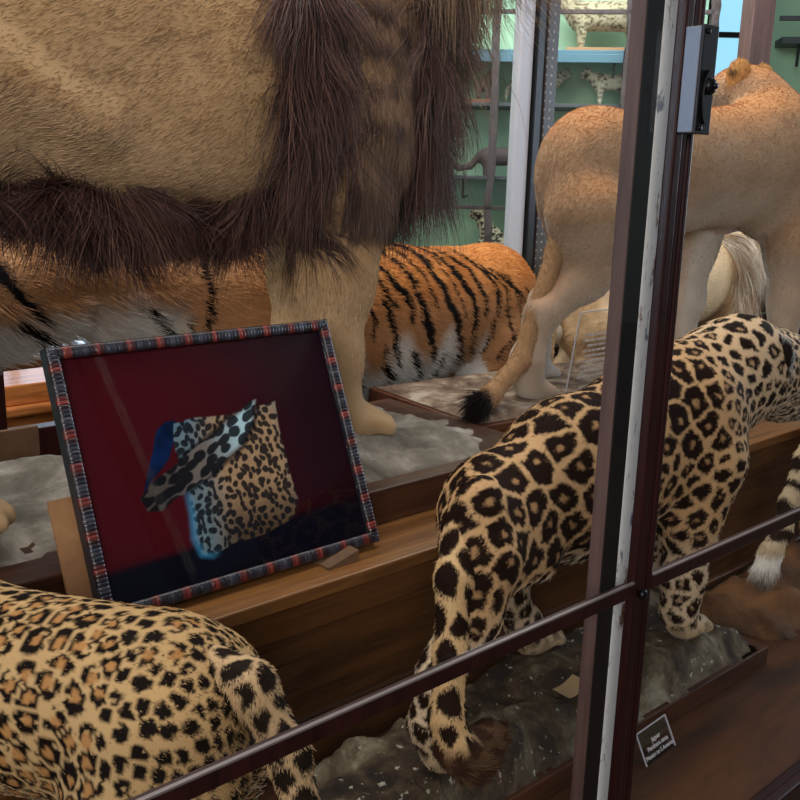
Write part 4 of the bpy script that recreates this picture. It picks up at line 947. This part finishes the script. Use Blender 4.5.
lab, Rm = acrylic('species_label', (1.430, .872, .5008), .104, .062, math.radians(-28), .05, 'small clear acrylic label with three lines of white lettering on the case floor', 'label', .03)
text('Jaguar', .0125, .052, .034, lab, Rm); text('Panthera onca', .0125, .052, .021, lab, Rm); text('Mexico to S America', .0115, .052, .008, lab, Rm)
tc_, Rm = acrylic('text_panel', (1.664, 1.345, .8895), .30, .418, math.radians(8), 0, 'tall clear acrylic sign with fine white text standing on the bench behind the jaguar', 'sign', .03)
bm = bmesh.new(); r5 = random.Random(3)
for i in range(24):
    if i == 9:
        bmesh.ops.transform(bm, matrix=Rm, verts=bm.verts); M['faint'] = plain('faint_print', srgb(196, 190, 190), .7); bm_obj('fine_text', bm, M['faint'], tc_); bm = bmesh.new(); continue
    z = .360-i*.0125; x = .030+r5.uniform(0, .018)*(1 if i % 3 else .2); x1 = .27-r5.uniform(0, .03)
    while x < x1:
        w_ = r5.uniform(.006, .022); box(bm, x, min(x+w_, x1), -.0022, -.0014, z, z+.0045); x += w_+.0035
bmesh.ops.transform(bm, matrix=Rm, verts=bm.verts); bm_obj('fine_text', bm, M['faint'], tc_)
# neighbour of the jaguar: only its tail and a foot come into the picture
def make_neighbour():
    P = []; g = .575
    P += [C((2.66, 1.10, 1.03), (3.2, 1.10, 1.05), .125, .14, .05, .85), E((3.28, 1.10, 1.03), (.12, .11, .17), .05), C((3.3, 1.1, 1.12), (3.5, 1.08, 1.24), .10, .08, .05), E((3.58, 1.07, 1.26), (.09, .075, .08), .04)]
    for y, dx in ((1.03, 0), (1.17, .12)):
        P += chain([(2.62+dx, y, .96), (2.66+dx, y, .84), (2.53+dx, y, .77), (2.52+dx, y, .65)], [.09, .055, .032, .032], .035)+paw((2.56+dx, y, g), .038)
        P += chain([(3.26-dx, y, .98), (3.24-dx, y, .8), (3.24-dx, y, .65)], [.075, .048, .036], .035)+paw((3.28-dx, y, g), .04)
    V, Q = sculpt(P, .009); S, Rr = scatter_seeds(V, Q, lambda p, n: np.full(len(p), .034), 5000, 3); org = (2.9, 1.1, g); O = np.array(org)
    def colf(p, n):
        d1, d2, ix = near2(p+vnoise(p, 60, 5)*.005, S, Rr); return mix(np.broadcast_to(srgb(190, 156, 112), p.shape), np.broadcast_to(srgb(40, 28, 22), p.shape), 1-sst(.28, .36, d1))
    o = animal('spotted_cat', V, Q, org, colf, M['fur'], 'spotted cat beyond the jaguar, only its ringed tail with a shaggy white tip in view', 'big cat')
    fur('coat', V-O, Q, 40000, .012, (-.6, 0, -.6), lambda p, n: colf(p+O, n), M['fur'], o, .2, 3, .002)
    T = chain([(2.56, 1.08, 1.10), (2.44, 1.06, 1.04), (2.32, 1.05, .90), (2.262, 1.05, .80), (2.23, 1.045, .735), (2.175, 1.04, .69), (2.155, 1.04, .655)], [.04, .034, .024, .021, .021, .024, .024], .02)
    Vt, Qt = sculpt(T, .005)
    def ct(p, n):
        t = p[:, 2]+.4*(p[:, 0]-2.2); st = np.sin(t*95+2*noise(p, 18, 3))
        c = mix(np.broadcast_to(srgb(200, 182, 152), p.shape), np.broadcast_to(srgb(46, 32, 26), p.shape), sst(.0, .35, st)*sst(.70, .72, p[:, 2]))
        return mix(c, np.broadcast_to(srgb(236, 232, 226), p.shape), sst(.70, .685, p[:, 2])*sst(.64, .672, p[:, 2]+.008*noise(p, 40, 2)))
    def ct2(p, n): c = ct(p, n); return mix(c, np.broadcast_to(srgb(70, 54, 48), p.shape), sst(.668, .648, p[:, 2])*.8)
    met = np_mesh('tail', Vt-O, Qt); ca = met.color_attributes.new('tint', 'FLOAT_COLOR', 'POINT')
    ca.data.foreach_set('color', np.concatenate([np.clip(ct2(Vt, 0), 0, 1), np.ones((len(Vt), 1))], 1).astype(np.float32).ravel())
    t = link('tail', met, M['fur'], o); t['label'] = 'ringed tail with a shaggy white tip'
    fur('tail_hair', Vt-O, Qt, 22000, lambda p, n: .012+.026*sst(.11, .08, p[:, 2]), (-.35, -.1, -.9), lambda p, n: ct2(p+O, n), M['fur'], t, .32, 4, .0014)
    return o
make_neighbour()
sb = empty('rock_base', 2.7, 1.12, .5, 'ochre brown earth mound behind the far end of the jaguar rock', 'rock base')
sb['_b'] = (2.7, 1.12, .5)
M['ochre'] = rocky('ochre_earth', [(.38, srgb(46, 27, 13)), (.5, srgb(84, 52, 26)), (.62, srgb(116, 78, 42))], 5, .4)
rock('mound', [(2.06, 1.06), (2.12, .96), (2.6, .93), (3.4, .94), (3.45, 1.23), (2.6, 1.235), (2.1, 1.23)], .5006, lambda x, y: .555+.008*np.sin(x*8), M['ochre'], sb, (2.7, 1.12, .5), 120, .03, 5)
# orange wood ledges glimpsed at the far left
lc = empty('side_cabinet', 1.0, 3.75, .0, 'orange varnished low cabinet with a pale lit top glimpsed beyond the tiger at far left', 'cabinet'); lc['_b'] = (1.0, 3.75, 0)
M['orange'] = wood('orange_wood', srgb(120, 58, 26), srgb(204, 122, 66), 3, .3, 0, .4)
cbox('body', .2, 2.2, 3.6, 4.2, .001, .64, M['orange'], lc, .004); cbox('ledge', .18, 2.22, 3.57, 4.2, .6405, .68, M['orange'], lc, .01); cbox('top', .2, 2.2, 3.60, 4.2, .6808, .76, M['orange'], lc, .006)

# ------------------------------------------------------------ cabinets beyond the showcase
CA = math.radians(-8); CO = Vector((.62, 6.12, 0)); cd = Vector((math.cos(CA), math.sin(CA), 0)); cn = Vector((-math.sin(CA), math.cos(CA), 0))
def cab_empty(name, x, y, z, label, cat, group=None, rot=0):
    o = bpy.data.objects.new(name, None); COL.objects.link(o); o.location = CO+cd*x+cn*y+Vector((0, 0, z)); o.rotation_euler.z = CA+rot; return tag(o, label, cat, group)
m, nt, b = newmat('green_board'); tc = N_(nt, 'ShaderNodeTexCoord'); n1 = N_(nt, 'ShaderNodeTexNoise', i_Scale=1.6, i_Detail=6.0); nt.links.new(tc.outputs['Object'], n1.inputs[0])
r = ramp(nt, [(.3, srgb(150, 196, 168)), (.6, srgb(182, 216, 178)), (.75, srgb(196, 222, 170))]); nt.links.new(n1.outputs[0], r.inputs[0]); nt.links.new(r.outputs[0], b.inputs['Base Color']); b.inputs['Roughness'].default_value = .6
M['green'] = m; M['shelf_dark'] = plain('shelf_dark', srgb(74, 74, 78), .5); M['shelf_blue'] = plain('shelf_blue', srgb(84, 120, 136), .4)
M['old_post'] = rocky('old_post', [(.3, srgb(52, 40, 40)), (.7, srgb(92, 74, 72))], 12, .3, .7)
def lbox(name, x0, x1, y0, y1, z0, z1, mat, parent, bev=.003):
    bm = bmesh.new(); box(bm, x0, x1, y0, y1, z0, z1); 
    if bev: bevel(bm, bev)
    return bm_obj(name, bm, mat, parent)
def uneven_post(name, x, y, w_, z0, z1, parent, seed):
    zs = np.linspace(z0, z1, 90); P = []
    for k, (a, b_) in enumerate(((-1, -1), (1, -1), (1, 1), (-1, 1), (-1, -1))):
        q = np.stack([np.full(90, x), np.full(90, y), zs], -1); off = .012*noise(q*np.array([1, 1, 1.]), 5, seed)+.006*noise(q+k, 16, seed+2)
        P.append(np.stack([x+a*w_/2+off, np.full(90, y+b_*.02), zs], -1))
    V, F = grid_mesh(np.array(P)); o = link(name, np_mesh(name, V, F, False), M['old_post'], parent); return o
cab = cab_empty('specimen_cabinet', 0, 0, 0, 'tall green backed wall cabinet of small stuffed animals beyond the showcase', 'cabinet')
lbox('back_panel', -1.3, 1.20, .42, .45, .002, 3.3, M['green'], cab); lbox('base', -1.3, 1.20, -.05, .4195, .002, .80, M['mahogany'], cab)
for z, mat, th in ((1.035, 'shelf_dark', .025), (1.545, 'shelf_dark', .022), (1.99, 'shelf_dark', .022), (2.30, 'shelf_blue', .025)):
    lbox('shelf', -1.29, 1.19, .04, .4185, z, z+th, M[mat], cab)
    for x in (-.27, .62):
        bm = bmesh.new(); box(bm, x, x+.012, .06, .074, z-.12, z-.0005); box(bm, x, x+.012, .076, .4, z-.12, z-.108); bm_obj('bracket', bm, M['black'], cab)
lbox('front_board', -1.29, 1.19, .02, .0385, 2.25, 2.30, M['shelf_blue'], cab)
lbox('glazing_bar', -1.29, 1.19, -.03, -.002, 1.36, 1.385, M['old_post'], cab); lbox('glazing_bar', -1.29, 1.19, -.03, -.002, 2.52, 2.545, M['old_post'], cab)
for x, w_ in ((-.09, .045), (.72, .085), (-1.2, .07), (1.17, .05)): uneven_post('door_post', x, -.01, w_, .80, 3.3, cab, int(abs(x)*50))
cab2 = bpy.data.objects.new('glazed_cabinet', None); COL.objects.link(cab2); cab2.location = (3.30, 7.5, 0); cab2.rotation_euler.z = math.radians(-8)
tag(cab2, 'green backed cabinet with one bracketed shelf beyond the lioness head', 'cabinet')
lbox('back_panel', -.55, 1.6, .40, .43, .002, 3.3, M['green'], cab2); lbox('base', -.55, 1.6, 0, .3995, .002, .85, M['mahogany'], cab2)
lbox('glazing_bar', -.55, 1.6, -.02, .0, 2.74, 2.775, M['shelf_dark'], cab2); lbox('shelf', -.48, -.22, .15, .3995, 2.60, 2.65, M['shelf_dark'], cab2)
lbox('bracket', -.35, -.33, .2, .22, 2.44, 2.5995, M['black'], cab2)

def coat(Vv, Q, colf, name, parent_thing_fn, n, L, wd):
    me = np_mesh(name, Vv, Q); ca = me.color_attributes.new('tint', 'FLOAT_COLOR', 'POINT')
    ca.data.foreach_set('color', np.concatenate([np.clip(colf(Vv, vnormals(Vv, Q)), 0, 1), np.ones((len(Vv), 1))], 1).astype(np.float32).ravel())
    return me
def small(name, prims, h, colf, x, y, z, rot, label, cat, nh=9000, L=.010, wd=.0035, ears=()):
    V, Q = sculpt(prims, h); me = coat(V, Q, colf, name, None, 0, 0, 0); o = bpy.data.objects.new(name, me); me.materials.append(M['fur']); COL.objects.link(o)
    o.location = CO+cd*x+cn*y+Vector((0, 0, z)); o.rotation_euler.z = CA+rot; tag(o, label, cat)
    fur('coat', V, Q, nh, L, (-.5, 0, -.8), colf, M['fur'], o, .3, 3, wd)
    for (ex, ey, ez, er) in ears:
        bm = bmesh.new(); bmesh.ops.create_cone(bm, cap_ends=True, segments=12, radius1=er, radius2=er*.25, depth=er*2, matrix=Matrix.Translation((ex, ey, ez)) @ Matrix.Diagonal((.5, 1, 1, 1)))
        bm_obj('ear', bm, plain('ear_'+name, tuple(colf(np.array([[ex, ey, ez]]), np.array([[0, 0, 1.]]))[0]*.8), .7), o, smooth=True)
    return o
def spots(V0, r, base, dark, ratio=.35, seed=1):
    rs = np.random.default_rng(seed); S = rs.uniform(-.5, .5, (int(.5/(r**3)*1.1) if r > .03 else 9000, 3)).astype(np.float32); S = S[:9000]
    def f(p, n):
        c = np.broadcast_to(base, p.shape)*(1+.1*noise(p, 30, 2))[:, None]; k = noise(p, 1/r, seed)
        return mix(c, np.broadcast_to(dark, p.shape), sst(ratio-.1, ratio+.1, k))
    return f
gr = lambda c, v=.15: (lambda p, n: np.broadcast_to(c, p.shape)*(1+v*fbm(p, 40, 3))[:, None])
# seated spotted cat (faces left = -x)
P = [C((.06, 0, .10), (-.01, 0, .19), .068, .045, .03), E((.075, 0, .075), (.085, .06, .075), .03), C((-.03, 0, .21), (-.05, 0, .255), .036, .034, .02), E((-.062, 0, .268), (.042, .036, .036), .02), C((-.085, 0, .258), (-.104, 0, .252), .018, .012, .015),
     C((-.02, -.02, .15), (-.035, -.022, .01), .022, .014, .02), C((-.02, .02, .15), (-.035, .022, .01), .022, .014, .02)]
small('seated_ocelot', P, .006, spots(None, .014, srgb(202, 188, 160), srgb(44, 36, 34), .12), -.11, .20, 1.061, 0, 'small spotted wild cat sitting on the low cabinet shelf above the tiger rump', 'small cat', ears=((-.05, -.02, .305, .013), (-.05, .02, .305, .013)))
# coati-like animal with a long curled tail
P = [C((-.10, 0, .12), (.08, 0, .125), .055, .055, .03), C((.12, 0, .13), (.17, 0, .13), .035, .028, .02), C((.17, 0, .13), (.215, 0, .11), .022, .01, .01)]
for xx in (-.10, .08):
    for yy in (-.03, .03): P.append(C((xx, yy, .09), (xx, yy, .01), .022, .014, .02))
P += chain([(-.14, 0, .13), (-.20, 0, .06), (-.27, 0, .045), (-.32, 0, .075), (-.335, 0, .11)], [.025, .02, .018, .016, .012], .015)
small('long_tailed_mammal', P, .007, gr(srgb(98, 84, 82)), -.03, .17, 1.5675, 0, 'dark grey long tailed mammal on the cabinet shelf just above the seated spotted cat', 'stuffed animal')
P = [C((-.03, 0, .09), (.02, 0, .12), .042, .03, .02), E((.045, 0, .155), (.035, .028, .03), .02)] + [C((xx, yy, .07), (xx, yy, .008), .018, .011, .015) for xx in (-.04, .02) for yy in (-.018, .018)]
small('small_monkey', P, .006, gr(srgb(112, 92, 82)), -.16, .17, 2.035, 0, 'small brown furry animal on a reddish block, upper shelf beside the mane', 'stuffed animal')
o = lbox('specimen_block', -.30, -.09, .08, .26, 2.0125, 2.034, plain('red_block', srgb(134, 72, 52), .5), None); o.location = CO; o.rotation_euler.z = CA; tag(o, 'flat reddish wooden block under the small brown animal', 'block')
def walker(len_, h_, r_, head=1, tail=True):
    P = [C((len_*.4, 0, h_*.72), (-len_*.35, 0, h_*.72), r_*1.05, r_, .04), C((-len_*.42, 0, h_*.78), (-len_*.56, 0, h_*.92), r_*.75, r_*.55, .03), E((-len_*.62, 0, h_*.98), (r_*.72, r_*.6, r_*.6), .02), C((-len_*.66, 0, h_*.93), (-len_*.72, 0, h_*.9), r_*.34, r_*.25, .02)]
    for xx in (-len_*.33, len_*.40):
        for yy in (-r_*.5, r_*.5): P.append(C((xx, yy, h_*.55), (xx, yy, r_*.2), r_*.42, r_*.24, .03))
    if tail: P += chain([(len_*.5, 0, h_*.8), (len_*.66, 0, h_*.45), (len_*.7, 0, h_*.15)], [r_*.3, r_*.22, r_*.2], .02)
    return P
sp1 = spots(None, .013, srgb(206, 198, 176), srgb(110, 92, 70), .22, 3)
small('white_throated_wildcat', walker(.30, .20, .048), .007, sp1, .66, .22, 2.0125, 0, 'pale spotted small cat facing left on the shelf above the lioness back', 'small cat', ears=((-.175, -.02, .228, .013), (-.175, .02, .228, .013)))
small('grey_wildcat', walker(.28, .20, .046), .007, spots(None, .012, srgb(176, 172, 150), srgb(90, 80, 66), .3, 7), .165, .22, 2.0125, math.pi, 'grey spotted small cat facing right beside the perforated strip', 'small cat', ears=((-.165, -.02, .228, .013), (-.165, .02, .228, .013)))
small('large_spotted_wildcat', walker(.42, .27, .085), .008, spots(None, .012, srgb(196, 182, 150), srgb(108, 92, 70), .2, 9), .56, .23, 2.351, 0, 'stocky spotted wild cat on a tan board on the topmost shelf', 'small cat', 14000)
o = lbox('specimen_board', .33, .80, .12, .36, 2.3255, 2.3505, plain('tan_board', srgb(190, 140, 96), .5), None); o.location = CO; o.rotation_euler.z = CA; tag(o, 'tan wooden board under the stocky spotted wild cat', 'board')
# far window
def emit(name, c, s):
    m = bpy.data.materials.new(name); m.use_nodes = True; nt = m.node_tree; b = nt.nodes['Principled BSDF']; b.inputs['Base Color'].default_value = (*c, 1); b.inputs['Emission Color'].default_value = (*c, 1); b.inputs['Emission Strength'].default_value = s; return m
bm = bmesh.new(); box(bm, 2.88, 3.24, 9.74, 9.78, 1.6, 3.9); o = bm_obj('window_1', bm, emit('daylight_pane', srgb(150, 205, 232), .9)); o.rotation_euler = (0, 0, 0); struct(o)
bm = bmesh.new()
for x0, x1, z0, z1 in ((2.80, 2.88, 1.5, 4.0), (3.24, 3.34, 1.5, 4.0), (2.88, 3.24, 1.5, 1.6), (2.88, 3.24, 3.9, 4.0), (2.88, 3.24, 2.9, 2.95)): box(bm, x0, x1, 9.70, 9.795, z0, z1)
o = bm_obj('window_1_frame', bm, M['mahogany']); o.rotation_euler = (0, 0, 0); struct(o)

# low lit window behind the orange cabinet at the far left
o = cbox('wall_side', -1.0, 2.4, 4.42, 4.54, 0, .70, M['room_wall'], None, 0); struct(o)
o = cbox('window_2', .2, 2.2, 4.46, 4.48, .7005, 1.55, emit('frosted_daylight', srgb(196, 212, 236), 1.3), None, 0); struct(o)
bm = bmesh.new()
for x0, x1, z0, z1 in ((-1.06, -1.0, 0, .85), (1.0, 1.06, 0, .85), (-.35, -.31, 0, .85), (.3, .34, 0, .85), (-1.0, 1.0, .81, .85), (-1.0, 1.0, .0, .03)): box(bm, x0, x1, -.04, .04, z0, z1)
o = bm_obj('window_2_frame', bm, M['post_white'], None, (1.2, 4.44, .7002)); struct(o)
